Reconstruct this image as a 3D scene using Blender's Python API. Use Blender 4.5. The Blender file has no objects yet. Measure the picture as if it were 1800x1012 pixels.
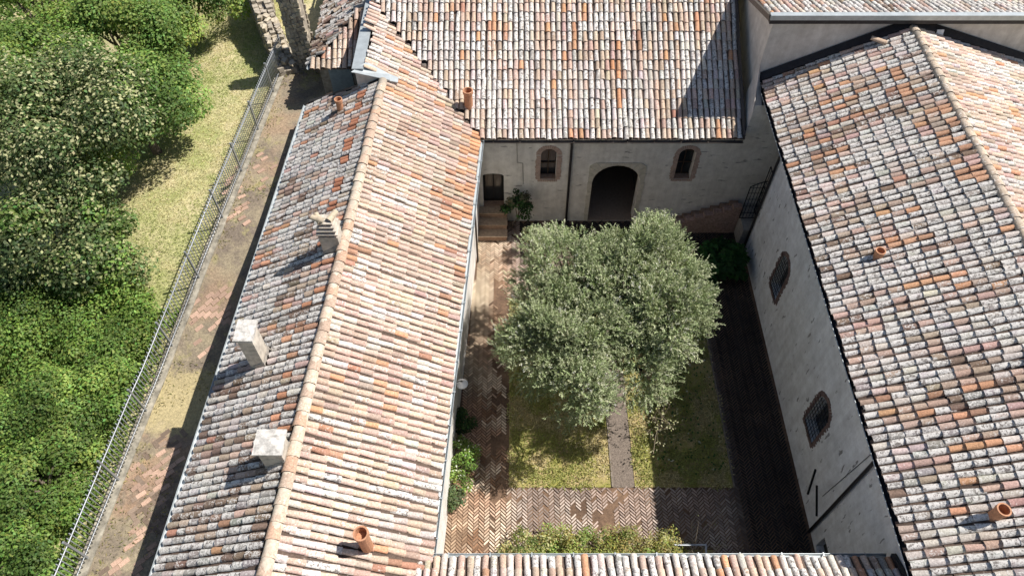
import bpy, math, random
import numpy as np
from mathutils import Vector, Matrix
from mathutils.geometry import tessellate_polygon

random.seed(7)
RNG = np.random.default_rng(11)
rad = math.radians
SC = bpy.context.scene
COL = SC.collection

# ------------------------------------------------------------------ camera
CAM_H, PITCH = 23.8, 53.8
cd = bpy.data.cameras.new('camera')
cd.lens, cd.sensor_width, cd.clip_end = 26.0, 36.0, 900
cam = bpy.data.objects.new('camera', cd)
cam.location = (0, 0, CAM_H)
cam.rotation_euler = (rad(90 - PITCH), 0, 0)
COL.objects.link(cam)
SC.camera = cam

# ------------------------------------------------------------------ sky, sun, exposure
SUN_DIR = Vector((-0.69, -0.17, -1.0)).normalized()      # direction the light travels
elev = math.asin(-SUN_DIR.z)
azim = math.atan2(-SUN_DIR.x, -SUN_DIR.y)                # clockwise from +y
world = bpy.data.worlds.new('World')
SC.world = world
world.use_nodes = True
wn = world.node_tree.nodes
wn.clear()
sky = wn.new('ShaderNodeTexSky')
sky.sky_type = 'NISHITA'
sky.sun_disc = False
sky.sun_elevation = elev
sky.sun_rotation = azim
bg = wn.new('ShaderNodeBackground')
bg.inputs['Strength'].default_value = 0.068
wo = wn.new('ShaderNodeOutputWorld')
world.node_tree.links.new(sky.outputs[0], bg.inputs[0])
world.node_tree.links.new(bg.outputs[0], wo.inputs[0])
sd = bpy.data.lights.new('sun', 'SUN')
sd.energy, sd.angle, sd.color = 5.0, rad(0.5), (1.0, 0.945, 0.885)
so = bpy.data.objects.new('sun', sd)
so.rotation_euler = SUN_DIR.to_track_quat('-Z', 'Y').to_euler()
so.location = (30, 10, 40)
COL.objects.link(so)
SC.view_settings.view_transform = 'Standard'
SC.view_settings.look = 'None'
SC.view_settings.gamma = 1.0
SC.view_settings.exposure = 0.45
SC.cycles.max_bounces = 5
SC.cycles.diffuse_bounces = 3
SC.cycles.glossy_bounces = 2
SC.cycles.transmission_bounces = 2

# ------------------------------------------------------------------ helpers
CP, SP = math.cos(rad(PITCH)), math.sin(rad(PITCH))


def project(v):
    d = CAM_H - v[2]
    D = v[1] * CP + d * SP
    u = v[1] * SP - d * CP
    return v[0] / D * 1300 + 900, 506 - u / D * 1300, D


def tag(o, label=None, cat=None, group=None, kind=None):
    if label: o['label'] = label
    if cat: o['category'] = cat
    if group: o['group'] = group
    if kind: o['kind'] = kind
    return o


def empty(name, loc, label, cat, group=None):
    o = bpy.data.objects.new(name, None)
    o.location = loc
    o.empty_display_size = 0.3
    COL.objects.link(o)
    return tag(o, label, cat, group)


def attach(o, parent):
    """child keeps its world placement; parents are only ever translated"""
    if parent is None: return o
    o.parent = parent
    if parent.type == 'EMPTY' and parent.parent is None:
        o.matrix_parent_inverse = Matrix.Translation(-Vector(parent.location))
    return o


def link(name, me, parent=None):
    o = bpy.data.objects.new(name, me)
    COL.objects.link(o)
    return attach(o, parent)


class MB:
    """collects faces, builds ONE mesh object"""
    def __init__(self): self.v, self.f, self.s = [], [], []

    def add(self, vs, fs, smooth=False):
        b = len(self.v)
        self.v += [tuple(p) for p in vs]
        self.f += [tuple(i + b for i in f) for f in fs]
        self.s += [smooth] * len(fs)
        return self

    def box(self, x0, x1, y0, y1, z0, z1):
        return self.hexa([(x0, y0, z0), (x1, y0, z0), (x1, y1, z0), (x0, y1, z0),
                          (x0, y0, z1), (x1, y0, z1), (x1, y1, z1), (x0, y1, z1)])

    def hexa(self, p):
        return self.add(p, [(0, 3, 2, 1), (4, 5, 6, 7), (0, 1, 5, 4), (1, 2, 6, 5), (2, 3, 7, 6), (3, 0, 4, 7)])

    def bar(self, a, b, w, h=None, up=(0, 0, 1)):
        h = h or w
        a, b = Vector(a), Vector(b)
        d = (b - a).normalized()
        s = d.cross(Vector(up))
        if s.length < 1e-4: s = d.cross(Vector((1, 0, 0)))
        s.normalize()
        n = s.cross(d)
        s, n = s * w / 2, n * h / 2
        return self.hexa([a - s - n, a + s - n, b + s - n, b - s - n, a - s + n, a + s + n, b + s + n, b - s + n])

    def tube(self, pts, radii, n=8, cap=True):
        pts = [Vector(p) for p in pts]
        if not hasattr(radii, '__len__'): radii = [radii] * len(pts)
        vs, fs = [], []
        ref = None
        for i, p in enumerate(pts):
            d = (pts[min(i + 1, len(pts) - 1)] - pts[max(i - 1, 0)]).normalized()
            if ref is None:
                ref = d.orthogonal().normalized()
            s = (ref - d * ref.dot(d)).normalized()
            ref = s
            t = d.cross(s)
            for k in range(n):
                a = 2 * math.pi * k / n
                vs.append(p + (s * math.cos(a) + t * math.sin(a)) * radii[i])
        for i in range(len(pts) - 1):
            for k in range(n):
                fs.append((i * n + k, i * n + (k + 1) % n, (i + 1) * n + (k + 1) % n, (i + 1) * n + k))
        self.add(vs, fs, True)
        if cap:
            b = len(self.v) - len(vs)
            self.f += [tuple(b + k for k in range(n))[::-1], tuple(b + (len(pts) - 1) * n + k for k in range(n))]
            self.s += [False, False]
        return self

    def build(self, name, mat, parent=None):
        me = bpy.data.meshes.new(name)
        me.from_pydata([tuple(p) for p in self.v], [], self.f)
        me.polygons.foreach_set('use_smooth', self.s)
        me.materials.append(mat)
        me.update()
        return link(name, me, parent)


def np_mesh(name, verts, nper, faces, mat, colors=None, smooth=False):
    """verts (N,nper,3); faces: list of tuples on one unit (all quads); colors (N,4)"""
    N = len(verts)
    me = bpy.data.meshes.new(name)
    V = np.ascontiguousarray(verts.reshape(-1, 3), dtype=np.float32)
    F = np.array(faces, dtype=np.int32)
    k = F.shape[1]
    idx = (F[None] + (np.arange(N) * nper)[:, None, None]).reshape(-1)
    nf = N * len(F)
    me.vertices.add(len(V)); me.vertices.foreach_set('co', V.ravel())
    me.loops.add(nf * k); me.loops.foreach_set('vertex_index', idx.astype(np.int32))
    me.polygons.add(nf)
    me.polygons.foreach_set('loop_start', np.arange(0, nf * k, k, dtype=np.int32))
    me.polygons.foreach_set('use_smooth', np.full(nf, smooth, dtype=bool))
    me.update(calc_edges=True)
    if colors is not None:
        at = me.color_attributes.new('Col', 'FLOAT_COLOR', 'POINT')
        at.data.foreach_set('color', np.repeat(np.asarray(colors, dtype=np.float32), nper, axis=0).ravel())
    me.materials.append(mat)
    return me


def vnoise(x, y, s=1.0, seed=0):
    """cheap smooth value noise in numpy, 0..1"""
    x = np.asarray(x, float) * s + seed * 17.3
    y = np.asarray(y, float) * s - seed * 9.1
    xi, yi = np.floor(x), np.floor(y)
    fx, fy = x - xi, y - yi
    fx, fy = fx * fx * (3 - 2 * fx), fy * fy * (3 - 2 * fy)

    def h(a, b):
        v = np.sin(a * 127.1 + b * 311.7 + seed * 3.7) * 43758.5453
        return v - np.floor(v)
    return (h(xi, yi) * (1 - fx) + h(xi + 1, yi) * fx) * (1 - fy) + (h(xi, yi + 1) * (1 - fx) + h(xi + 1, yi + 1) * fx) * fy


# ------------------------------------------------------------------ materials
def new_mat(name, rough=0.85):
    m = bpy.data.materials.new(name)
    m.use_nodes = True
    nt = m.node_tree
    b = nt.nodes['Principled BSDF']
    b.inputs['Roughness'].default_value = rough
    b.inputs['Specular IOR Level'].default_value = 0.25
    return m, nt, b


class NT:
    def __init__(self, nt):
        self.nt = nt
        self.g = nt.nodes.new('ShaderNodeNewGeometry')

    def pos(self, scale=(1, 1, 1)):
        mp = self.nt.nodes.new('ShaderNodeMapping')
        mp.inputs['Scale'].default_value = scale
        self.nt.links.new(self.g.outputs['Position'], mp.inputs['Vector'])
        return mp.outputs[0]

    def noise(self, s, detail=3.0, rough=0.6, scale=(1, 1, 1), loc=0.0):
        n = self.nt.nodes.new('ShaderNodeTexNoise')
        n.inputs['Scale'].default_value = s
        n.inputs['Detail'].default_value = detail
        n.inputs['Roughness'].default_value = rough
        p = self.pos(scale)
        p.node.inputs['Location'].default_value = (loc, loc * 1.7, loc * .6)
        self.nt.links.new(p, n.inputs['Vector'])
        return n.outputs[0]

    def ramp(self, v, lo, hi, a=0.0, b=1.0):
        n = self.nt.nodes.new('ShaderNodeMapRange')
        n.inputs[1].default_value, n.inputs[2].default_value = lo, hi
        n.inputs[3].default_value, n.inputs[4].default_value = a, b
        self.nt.links.new(v, n.inputs[0])
        return n.outputs[0]

    def math(self, op, a, b):
        n = self.nt.nodes.new('ShaderNodeMath')
        n.operation = op
        for i, v in enumerate((a, b)):
            if isinstance(v, (int, float)): n.inputs[i].default_value = v
            else: self.nt.links.new(v, n.inputs[i])
        return n.outputs[0]

    def mix(self, fac, a, b, mode='MIX'):
        n = self.nt.nodes.new('ShaderNodeMix')
        n.data_type = 'RGBA'
        n.blend_type = mode
        for i, v in ((0, fac), (6, a), (7, b)):
            if isinstance(v, (int, float)): n.inputs[i].default_value = v
            elif isinstance(v, tuple): n.inputs[i].default_value = v if len(v) == 4 else (*v, 1)
            else: self.nt.links.new(v, n.inputs[i])
        return n.outputs[2]

    def bump(self, bsdf, h, strength=0.4, dist=0.02):
        n = self.nt.nodes.new('ShaderNodeBump')
        n.inputs['Strength'].default_value = strength
        n.inputs['Distance'].default_value = dist
        self.nt.links.new(h, n.inputs['Height'])
        self.nt.links.new(n.outputs[0], bsdf.inputs['Normal'])


def tile_material(name, from_object, lichen=(.69, .665, .62), dark=(.10, .08, .07)):
    m, nt, b = new_mat(name, .9)
    N = NT(nt)
    if from_object:
        s = nt.nodes.new('ShaderNodeObjectInfo')
        col, al = s.outputs['Color'], s.outputs['Alpha']
    else:
        s = nt.nodes.new('ShaderNodeAttribute')
        s.attribute_name = 'Col'
        col, al = s.outputs['Color'], s.outputs['Alpha']
    n1 = N.noise(6.5, 4, .65)
    n2 = N.noise(22, 3, .7)
    n3 = N.noise(11, 5, .8, loc=5.0)
    base = N.mix(1.0, col, N.mix(N.ramp(n2, .3, .7), (.62, .60, .58), (1.22, 1.2, 1.18)), 'MULTIPLY')
    thr = N.math('SUBTRACT', N.math('ADD', N.math('MULTIPLY', n1, .45), N.math('MULTIPLY', n2, .55)),
                 N.math('SUBTRACT', .66, N.math('MULTIPLY', al, .26)))
    base = N.mix(N.ramp(thr, 0, .07, 0, .9), base, lichen)
    dk = N.math('SUBTRACT', n3, N.math('SUBTRACT', .70, N.math('MULTIPLY', al, .195)))
    base = N.mix(N.ramp(dk, 0, .06, 0, .82), base, dark)
    nt.links.new(base, b.inputs['Base Color'])
    N.bump(b, n2, .5, .012)
    return m


TILE_OBJ = tile_material('clay_tile_single', True)
TILE_MESH = tile_material('clay_tile_mass', False)


def plaster(name, base, stain, dash_scale=(9, 9, 1.6), dash=.67, stain_amt=.8, speck=(.13, .12, .11)):
    m, nt, b = new_mat(name, .93)
    N = NT(nt)
    n1 = N.noise(.55, 5, .6)
    n2 = N.noise(3.2, 5, .7)
    n3 = N.noise(1.0, 3, .55, dash_scale, 3.1)
    n4 = N.noise(45, 2, .5)
    c = N.mix(N.ramp(n1, .38, .66, 0, stain_amt), base, stain)
    c = N.mix(1.0, c, N.mix(N.ramp(n2, .3, .7), (.80, .79, .77), (1.08, 1.08, 1.07)), 'MULTIPLY')
    n5 = N.noise(1.0, 4, .6, (3.5, 3.5, .22), 7.0)
    c = N.mix(1.0, c, N.mix(N.ramp(n5, .35, .65), (.88, .87, .86), (1.03, 1.03, 1.03)), 'MULTIPLY')
    c = N.mix(N.ramp(n3, dash, dash + .04, 0, .75), c, speck)
    nt.links.new(c, b.inputs['Base Color'])
    N.bump(b, N.math('ADD', n2, N.math('MULTIPLY', n4, .4)), .35, .03)
    return m


PL_FAR = plaster('plaster_weathered_cream', (.79, .76, .70), (.64, .61, .55), (1.6, 1.6, 7), .65)
PL_RIGHT = plaster('plaster_grey_white', (.84, .85, .86), (.74, .75, .76), (5, 5, 1.6), .65)
PL_LEFT = plaster('plaster_white', (.80, .79, .76), (.70, .67, .62), (6, 6, 3), .74)
PL_TALL = plaster('plaster_smooth_beige', (.66, .635, .60), (.57, .54, .50), (3, 3, 3), .9, .6)


def simple(name, col, rough=.6, metal=0., var=.25, scale=8., bump=0.):
    m, nt, b = new_mat(name, rough)
    N = NT(nt)
    n = N.noise(scale, 4, .65)
    lo = tuple(c * (1 - var) for c in col)
    hi = tuple(min(1, c * (1 + var)) for c in col)
    nt.links.new(N.mix(N.ramp(n, .3, .7), lo, hi), b.inputs['Base Color'])
    b.inputs['Metallic'].default_value = metal
    if bump: N.bump(b, n, bump, .02)
    return m


ZINC = simple('zinc_sheet', (.42, .46, .47), .45, .35, .15, 4)
DARK_METAL = simple('dark_painted_metal', (.035, .033, .035), .5, .2)
COPPER_DARK = simple('brown_gutter_metal', (.10, .085, .075), .5, .4)
IRON = simple('black_wrought_iron', (.018, .018, .02), .6, .3)
FENCE = simple('galvanised_grey_steel', (.34, .36, .38), .45, .5, .12)
TERRA = simple('terracotta_pipe', (.46, .235, .135), .85, 0, .25, 14, .2)
STONE_FRAME = simple('pale_yellow_stone', (.53, .49, .40), .9, 0, .2, 5, .3)
STONE_CAP = simple('weathered_white_slab', (.50, .48, .44), .9, 0, .45, 7, .4)
CHIM_PL = simple('chimney_render', (.50, .455, .385), .92, 0, .35, 5, .4)
BRICK_OLD = simple('old_brick', (.36, .24, .19), .92, 0, .35, 11, .5)
RUIN = simple('rubble_stone', (.34, .30, .24), .95, 0, .45, 6, .6)
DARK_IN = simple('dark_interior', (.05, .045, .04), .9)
GLASSM, _nt, _b = new_mat('dark_window_glass', .08)
_b.inputs['Base Color'].default_value = (.025, .027, .03, 1)
_b.inputs['Specular IOR Level'].default_value = .5
WOOD = simple('dark_brown_wood', (.07, .045, .03), .7)
STEP = simple('terracotta_step', (.30, .20, .14), .9, 0, .3, 9, .3)
SOIL = simple('dark_soil', (.07, .052, .038), .97, 0, .4, 3, .5)
WHITE = simple('white_enamel', (.75, .76, .76), .3, 0, .05)
BARK = simple('grey_bark', (.16, .13, .10), .95, 0, .35, 12, .6)
TWIG = simple('dry_twig', (.34, .28, .21), .9)


def leaf_mat(name, trans=.32):
    m, nt, b = new_mat(name, .55)
    a = nt.nodes.new('ShaderNodeAttribute'); a.attribute_name = 'Col'
    nt.links.new(a.outputs['Color'], b.inputs['Base Color'])
    t = nt.nodes.new('ShaderNodeBsdfTranslucent')
    mul = nt.nodes.new('ShaderNodeMix'); mul.data_type = 'RGBA'; mul.blend_type = 'MULTIPLY'
    mul.inputs[0].default_value = 1
    mul.inputs[7].default_value = (1.25, 1.3, .6, 1)
    nt.links.new(a.outputs['Color'], mul.inputs[6])
    nt.links.new(mul.outputs[2], t.inputs['Color'])
    ms = nt.nodes.new('ShaderNodeMixShader'); ms.inputs[0].default_value = trans
    nt.links.new(b.outputs[0], ms.inputs[1]); nt.links.new(t.outputs[0], ms.inputs[2])
    nt.links.new(ms.outputs[0], nt.nodes['Material Output'].inputs['Surface'])
    return m


LEAF = leaf_mat('leaf_green')
OLIVE_LEAF = leaf_mat('leaf_olive', .15)


def attr_mat(name, rough=.92, bump=.3):
    m, nt, b = new_mat(name, rough)
    N = NT(nt)
    a = nt.nodes.new('ShaderNodeAttribute'); a.attribute_name = 'Col'
    n = N.noise(35, 3, .7)
    nt.links.new(N.mix(1.0, a.outputs['Color'], N.mix(N.ramp(n, .3, .7), (.7, .68, .66), (1.18, 1.18, 1.18)), 'MULTIPLY'), b.inputs['Base Color'])
    N.bump(b, n, bump, .01)
    return m


def objcol_mat(name, rough=.92):
    m, nt, b = new_mat(name, rough)
    N = NT(nt)
    a = nt.nodes.new('ShaderNodeObjectInfo')
    n = N.noise(35, 3, .7)
    nt.links.new(N.mix(1.0, a.outputs['Color'], N.mix(N.ramp(n, .3, .7), (.7, .68, .66), (1.18, 1.18, 1.18)), 'MULTIPLY'), b.inputs['Base Color'])
    N.bump(b, n, .3, .01)
    return m


BRICK_MESH, BRICK_OBJ = attr_mat('paving_brick_mass'), objcol_mat('paving_brick_single')

m, nt, b = new_mat('dry_grass_ground', .97)
N = NT(nt)
c = N.mix(N.ramp(N.noise(.45, 5, .65), .40, .60), (.56, .50, .31), (.36, .39, .165))
c = N.mix(1.0, c, N.mix(N.ramp(N.noise(9, 4, .75), .3, .7), (.55, .55, .5), (1.3, 1.28, 1.2)), 'MULTIPLY')
c = N.mix(N.ramp(N.noise(1.3, 4, .7, loc=8), .58, .72, 0, .6), c, (.58, .49, .33))
nt.links.new(c, b.inputs['Base Color'])
N.bump(b, N.noise(25, 4, .8), .7, .05)
LAWN = m

m, nt, b = new_mat('terrace_dirt_and_moss', .97)
N = NT(nt)
c = N.mix(N.ramp(N.noise(.8, 5, .7), .42, .60), (.20, .165, .13), (.33, .28, .19))
c = N.mix(N.ramp(N.noise(.35, 3, .6, loc=4), .52, .62, 0, .75), c, (.33, .235, .16))
c = N.mix(N.ramp(N.noise(1.1, 5, .7, loc=11), .56, .66, 0, .7), c, (.34, .31, .14))
sx_ = nt.nodes.new('ShaderNodeSeparateXYZ'); nt.links.new(N.g.outputs['Position'], sx_.inputs[0])
yy = N.math('ADD', sx_.outputs[1], N.math('MULTIPLY', N.noise(1.6, 4, .75, loc=2), 1.6))
band = N.math('MULTIPLY', N.ramp(yy, 8.0, 8.5), N.ramp(yy, 10.6, 11.0, 1, 0))
c = N.mix(N.math('MULTIPLY', band, N.ramp(N.noise(1.2, 4, .7, loc=6), .40, .56, .05, .7)), c, (.38, .25, .165))
band = N.math('MULTIPLY', N.ramp(yy, 10.7, 11.1), N.ramp(yy, 12.9, 13.2, 1, 0))
c = N.mix(N.math('MULTIPLY', band, .8), c, (.46, .39, .21))
c = N.mix(1.0, c, N.mix(N.ramp(N.noise(14, 4, .75), .3, .7), (.6, .6, .6), (1.3, 1.28, 1.25)), 'MULTIPLY')
nt.links.new(c, b.inputs['Base Color'])
N.bump(b, N.noise(20, 4, .8), .6, .04)
TERRACE = m

m, nt, b = new_mat('courtyard_earth', .97)
N = NT(nt)
c = N.mix(N.ramp(N.noise(.7, 5, .7), .4, .62), (.12, .078, .054), (.23, .148, .095))
c = N.mix(1.0, c, N.mix(N.ramp(N.noise(16, 4, .75), .3, .7), (.6, .6, .6), (1.25, 1.25, 1.25)), 'MULTIPLY')
nt.links.new(c, b.inputs['Base Color'])
N.bump(b, N.noise(30, 4, .8), .6, .03)
EARTH = m

# ------------------------------------------------------------------ roof tiles
TL, TSEG = .47, 6


def tile_unit(r0=.090, r1=.074, h0=.074, h1=.058, L=TL, jit=0.0, seed=0):
    rs = np.random.default_rng(seed)
    v = []
    rows = [(0.0, r0, h0), (.5, (r0 + r1) / 2, (h0 + h1) / 2), (1.0, r1, h1)]
    for t, r, h in rows:
        for i in range(TSEG + 1):
            a = math.pi * i / TSEG
            v.append((r * math.cos(a) + rs.normal() * jit, t * L + (rs.normal() * jit * 1.6 if t == 0 else 0), h * math.sin(a) + rs.normal() * jit))
    n = TSEG + 1
    f = []
    for k in range(2):
        for i in range(TSEG):
            f.append((k * n + i, k * n + i + 1, (k + 1) * n + i + 1, (k + 1) * n + i))
    b = len(v)
    for i in range(n):                                     # lower rim, its own vertices
        v.append(v[i])
    for i in range(n):
        a = math.pi * i / TSEG
        v.append(((r0 - .017) * math.cos(a), v[i][1] + .004, (h0 - .017) * math.sin(a)))
    for i in range(TSEG):
        f.append((b + i, b + n + i, b + n + i + 1, b + i + 1))
    return np.array(v, dtype=np.float32), f


UNITS = [tile_unit(jit=.0028, seed=i, r0=.089 + .004 * math.sin(i * 2.1), h0=.074 + .006 * math.cos(i * 1.3)) for i in range(8)]
TFACES = UNITS[0][1]
TILE_ME = []
for i, (uv, uf) in enumerate(UNITS):
    me = bpy.data.meshes.new('roof_tile')
    me.from_pydata([tuple(map(float, p)) for p in uv], [], uf)
    me.polygons.foreach_set('use_smooth', [True] * len(uf))
    me.materials.append(TILE_OBJ)
    TILE_ME.append(me)


def palette(weights):
    base = dict(cream=((.59, .46, .37), .28), pale=((.61, .555, .505), .5), pink=((.53, .39, .325), .35), orange=((.58, .33, .20), .12),
                rust=((.43, .25, .17), .2), brown=((.25, .18, .14), .5), grey=((.38, .36, .34), .75), white=((.56, .545, .52), .95), tan=((.46, .365, .29), .4))
    ks = list(weights)
    w = np.array([weights[k] for k in ks], float)
    w /= w.sum()
    return [base[k] for k in ks], w


PAL_SUN = palette(dict(cream=6.5, pale=2.0, pink=3.2, orange=.9, rust=.4, tan=1.2, white=.4, grey=.2))
PAL_WEST = palette(dict(white=5.2, grey=2.8, brown=2.3, pink=.9, pale=1.7, rust=.5, orange=.28, tan=1.2))
PAL_RIGHT = palette(dict(white=5.0, pale=3.0, grey=1.8, tan=1.8, pink=1.5, brown=1.3, rust=.4, orange=.4))
PAL_FAR = palette(dict(pale=4.6, cream=3.0, white=3.6, grey=1.4, pink=.9, orange=.9, tan=.8, rust=.3))
PAL_MOSS = palette(dict(grey=4.0, brown=3.2, tan=1.6, white=1.5, pink=.9))


class Roof:
    """collects the cover tiles of all slopes of one building"""
    def __init__(self): self.M, self.C, self.U, self.pan, self.pc = [], [], [], [], []

    def slope(self, o, u, v, ncol, nrow, pal, keep, sp=.207, ex=.39, seed=0, streaks=(), tint=1.0, skip=None, wild=1.0):
        rs = np.random.default_rng(seed)
        o, u, v = Vector(o), Vector(u).normalized(), Vector(v).normalized()
        n = u.cross(v)
        if n.z < 0: n = -n
        cols, w = pal
        srt = np.argsort([-sum(c_[0]) - .25 * (c_[0][0] - c_[0][2]) for c_ in cols])
        cum = np.cumsum(w[srt])
        orange_i = [k_ for k_, c_ in enumerate(cols) if c_[0][0] > 2.0 * c_[0][2]]
        for i in range(ncol):
            drift = rs.normal() * .010
            wob = rs.normal() * .012
            last = rs.choice(len(cols), p=w)
            for j in range(nrow):
                uu = (i + .5) * sp + drift + wob * math.sin(j * .8 + i)
                vv = j * ex + rs.normal() * .022 * wild
                p = o + u * uu + v * vv
                q = p + v * .2
                if rs.random() > .25:
                    qn = .5 * float(vnoise(i * sp, j * ex, .8, seed + 5)) + .5 * float(vnoise(i * sp, j * ex, 2.1, seed + 6))
                    qn = min(1, max(0, (qn - .5) * 1.55 + .5))
                    qq = rs.random() if rs.random() < .38 else min(.999, max(0, qn + rs.normal() * .10))
                    last = int(srt[min(len(srt) - 1, int(np.searchsorted(cum, qq)))])
                if not keep(q): continue
                k = last
                c, li = cols[k]
                patch = float(vnoise(i * sp, j * ex, .55, seed + 3))
                br = (0.84 + rs.random() * .3) * (.86 + .28 * patch) * tint
                c = np.clip(np.array(c) * br * (1 + rs.normal(size=3) * .03), .02, .85)
                li = float(np.clip(li + rs.normal() * .14 + (patch - .5) * .35, 0, 1))
                for (s0, s1, r0, r1, cc, prob) in streaks:
                    if s0 <= i <= s1 and r0 <= j <= r1 and rs.random() < prob:
                        c = np.array(cc) * (.85 + rs.random() * .3); li = .08
                tilt = .052 + rs.normal() * .008
                yv = (v + n * -tilt).normalized()
                yv = (yv + u * rs.normal() * .024 * wild * wild).normalized()
                zv = u.cross(yv)
                if zv.z < 0: zv = -zv
                xv = yv.cross(zv)
                pos = p + n * (.078 + rs.normal() * .004 * wild + .05 * (float(vnoise(i * sp, j * ex, .45, seed + 9)) - .5))
                sx = .98 + rs.normal() * .035
                if skip and skip(pos): continue
                self.M.append(np.array([[xv.x * sx, yv.x, zv.x, pos.x], [xv.y * sx, yv.y, zv.y, pos.y], [xv.z * sx, yv.z, zv.z, pos.z]]))
                self.C.append((*c, li))
                self.U.append(int(rs.integers(len(UNITS))))
                # the channel tile beside it
                pp = p + u * sp * .5 + n * .055
                pts = []
                for tt in (-.02, ex + .03):
                    for kx, kz in ((-.085, .03), (-.04, -.012), (.04, -.012), (.085, .03)):
                        pts.append(pp + u * kx + v * tt + n * (kz + (.012 if tt < 0 else -.004)))
                self.pan.append([tuple(t) for t in pts])
                d = .55 + rs.random() * .35
                self.pc.append((.17 * d, .125 * d, .10 * d, .15))

    def build(self, roof, limit=300):
        M, C, U = np.array(self.M), np.array(self.C), np.array(self.U)
        rank = []
        for i, m in enumerate(M):
            px, py, D = project(m[:, 3])
            rank.append(D if (8 < px < 1792 and 6 < py < 1006) else 1e6 + D)
        order = np.argsort(rank)
        inn = [i for i in order[:limit] if rank[i] < 1e6]
        rest = np.array(sorted(set(range(len(M))) - set(int(i) for i in inn)))
        for i in inn:
            o = bpy.data.objects.new('roof_tile', TILE_ME[U[i]])
            m = M[i]
            o.matrix_world = Matrix(([*m[0]], [*m[1]], [*m[2]], [0, 0, 0, 1]))
            o.color = tuple(C[i])
            COL.objects.link(o)
            o.parent = roof
        V = np.array([UNITS[U[i]][0] for i in rest])
        R = M[rest]
        W = np.einsum('nij,nkj->nki', R[:, :, :3], V) + R[:, None, :, 3]
        me = np_mesh('roof_tiles', W, V.shape[1], TFACES, TILE_MESH, C[rest], True)
        tag(link('roof_tiles', me, roof), kind='stuff')
        P = np.array(self.pan)
        me = np_mesh('channel_tiles', P, 8, [(0, 1, 5, 4), (1, 2, 6, 5), (2, 3, 7, 6)], TILE_MESH, np.array(self.pc), True)
        tag(link('channel_tiles', me, roof), kind='stuff')


def ridge_tiles(roof, a, b, colors, w=.15, h=.10, ex=.36, seed=0):
    rs = np.random.default_rng(seed)
    a, b = Vector(a), Vector(b)
    d = (b - a).normalized()
    n = int((b - a).length / ex)
    s = d.cross(Vector((0, 0, 1))).normalized()
    up = s.cross(d)
    uv, uf = tile_unit(w, w * .86, h, h * .86, ex + .07, .003, 99)
    me = bpy.data.meshes.new('ridge_tile')
    me.from_pydata([tuple(map(float, p)) for p in uv], [], uf)
    me.polygons.foreach_set('use_smooth', [True] * len(uf))
    me.materials.append(TILE_OBJ)
    for i in range(n):
        p = a + d * (i * ex) + s * rs.normal() * .012 + up * rs.normal() * .008
        y = (d + up * -.045 + s * rs.normal() * .02).normalized()
        x = y.cross(up).normalized()
        z = x.cross(y)
        o = bpy.data.objects.new('ridge_tile', me)
        o.matrix_world = Matrix(((x.x, y.x, z.x, p.x), (x.y, y.y, z.y, p.y), (x.z, y.z, z.z, p.z), (0, 0, 0, 1)))
        c, li = colors[int(rs.integers(len(colors)))]
        c = np.array(c) * (.88 + rs.random() * .24)
        o.color = (*c, li)
        COL.objects.link(o)
        o.parent = roof


def half_round(a, b, w, h, n=8):
    a, b = Vector(a), Vector(b)
    sd_ = (b - a).normalized().cross(Vector((0, 0, 1))).normalized()
    vs = [p + sd_ * w * math.cos(math.pi * k / n) + Vector((0, 0, h * math.sin(math.pi * k / n))) for p in (a, b) for k in range(n + 1)]
    fs = [(k, k + 1, n + 2 + k, n + 1 + k) for k in range(n)] + [tuple(range(n + 1)), tuple(range(2 * n + 1, n, -1))]
    return MB().add(vs, fs, True)


def gutter(parent, a, b, mat, r=.075, brackets=.9, drop=(0, 0, 0), name='gutter'):
    a, b = Vector(a), Vector(b)
    d = (b - a).normalized()
    s = d.cross(Vector((0, 0, 1))).normalized()
    g = MB()
    n = 7
    vs, fs = [], []
    for p in (a, b):
        for rr in (r, r - .012):
            for k in range(n):
                t = math.pi * k / (n - 1)
                vs.append(p + s * math.cos(t) * rr - Vector((0, 0, 1)) * math.sin(t) * rr)
    for k in range(n - 1):
        fs.append((k, k + 1, 2 * n + k + 1, 2 * n + k))
        fs.append((n + k, 3 * n + k, 3 * n + k + 1, n + k + 1))
    for q in (0, n - 1):
        fs.append((q, 2 * n + q, 3 * n + q, n + q))
    g.add(vs, fs)
    o = g.build(name, mat, parent)
    L = (b - a).length
    k = .4
    while brackets and k < L:
        p = a + d * k
        MB().bar(p - s * (r + .02) + Vector((0, 0, .008)), p + s * (r + .02) + Vector((0, 0, .008)), .03, .012).build('bracket', mat, o)
        k += brackets
    return o


def slab(mb, corners, t=.10):
    """thick sheet under four roof corners"""
    c = [Vector(p) for p in corners]
    n = (c[1] - c[0]).cross(c[3] - c[0]).normalized()
    if n.z < 0: n = -n
    mb.hexa([p - n * t for p in c] + c)


DECK = simple('roof_boards', (.16, .11, .08), .95)

# ------------------------------------------------------------------ ground
g = MB()
g.add([(-260, -150, -.6), (260, -150, -.6), (260, 420, -.6), (-260, 420, -.6)], [(0, 1, 2, 3)])
tag(g.build('ground', LAWN), kind='structure')


# the terrace climbs gently away from the camera; outer edge solved from the fence line's image pixels
FY_ = [-2, 2, 5, 8, 11, 13, 15, 17, 19, 21, 23, 25, 27, 29]
FX_ = [-12.56, -12.28, -12.07, -11.86, -11.65, -11.4, -10.89, -10.42, -10.23, -10.09, -9.95, -9.81, -9.67, -9.53]


def fence_x(y):
    return np.interp(y, FY_, FX_) if hasattr(y, '__len__') else float(np.interp(y, FY_, FX_))


def tz(y):
    t_ = np.clip((np.asarray(y, float) - 11.5) / 6.5, 0, 1)
    r_ = 2.4 + 1.5 * t_ * t_ * (3 - 2 * t_)
    return r_ if hasattr(y, '__len__') else float(r_)


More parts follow.
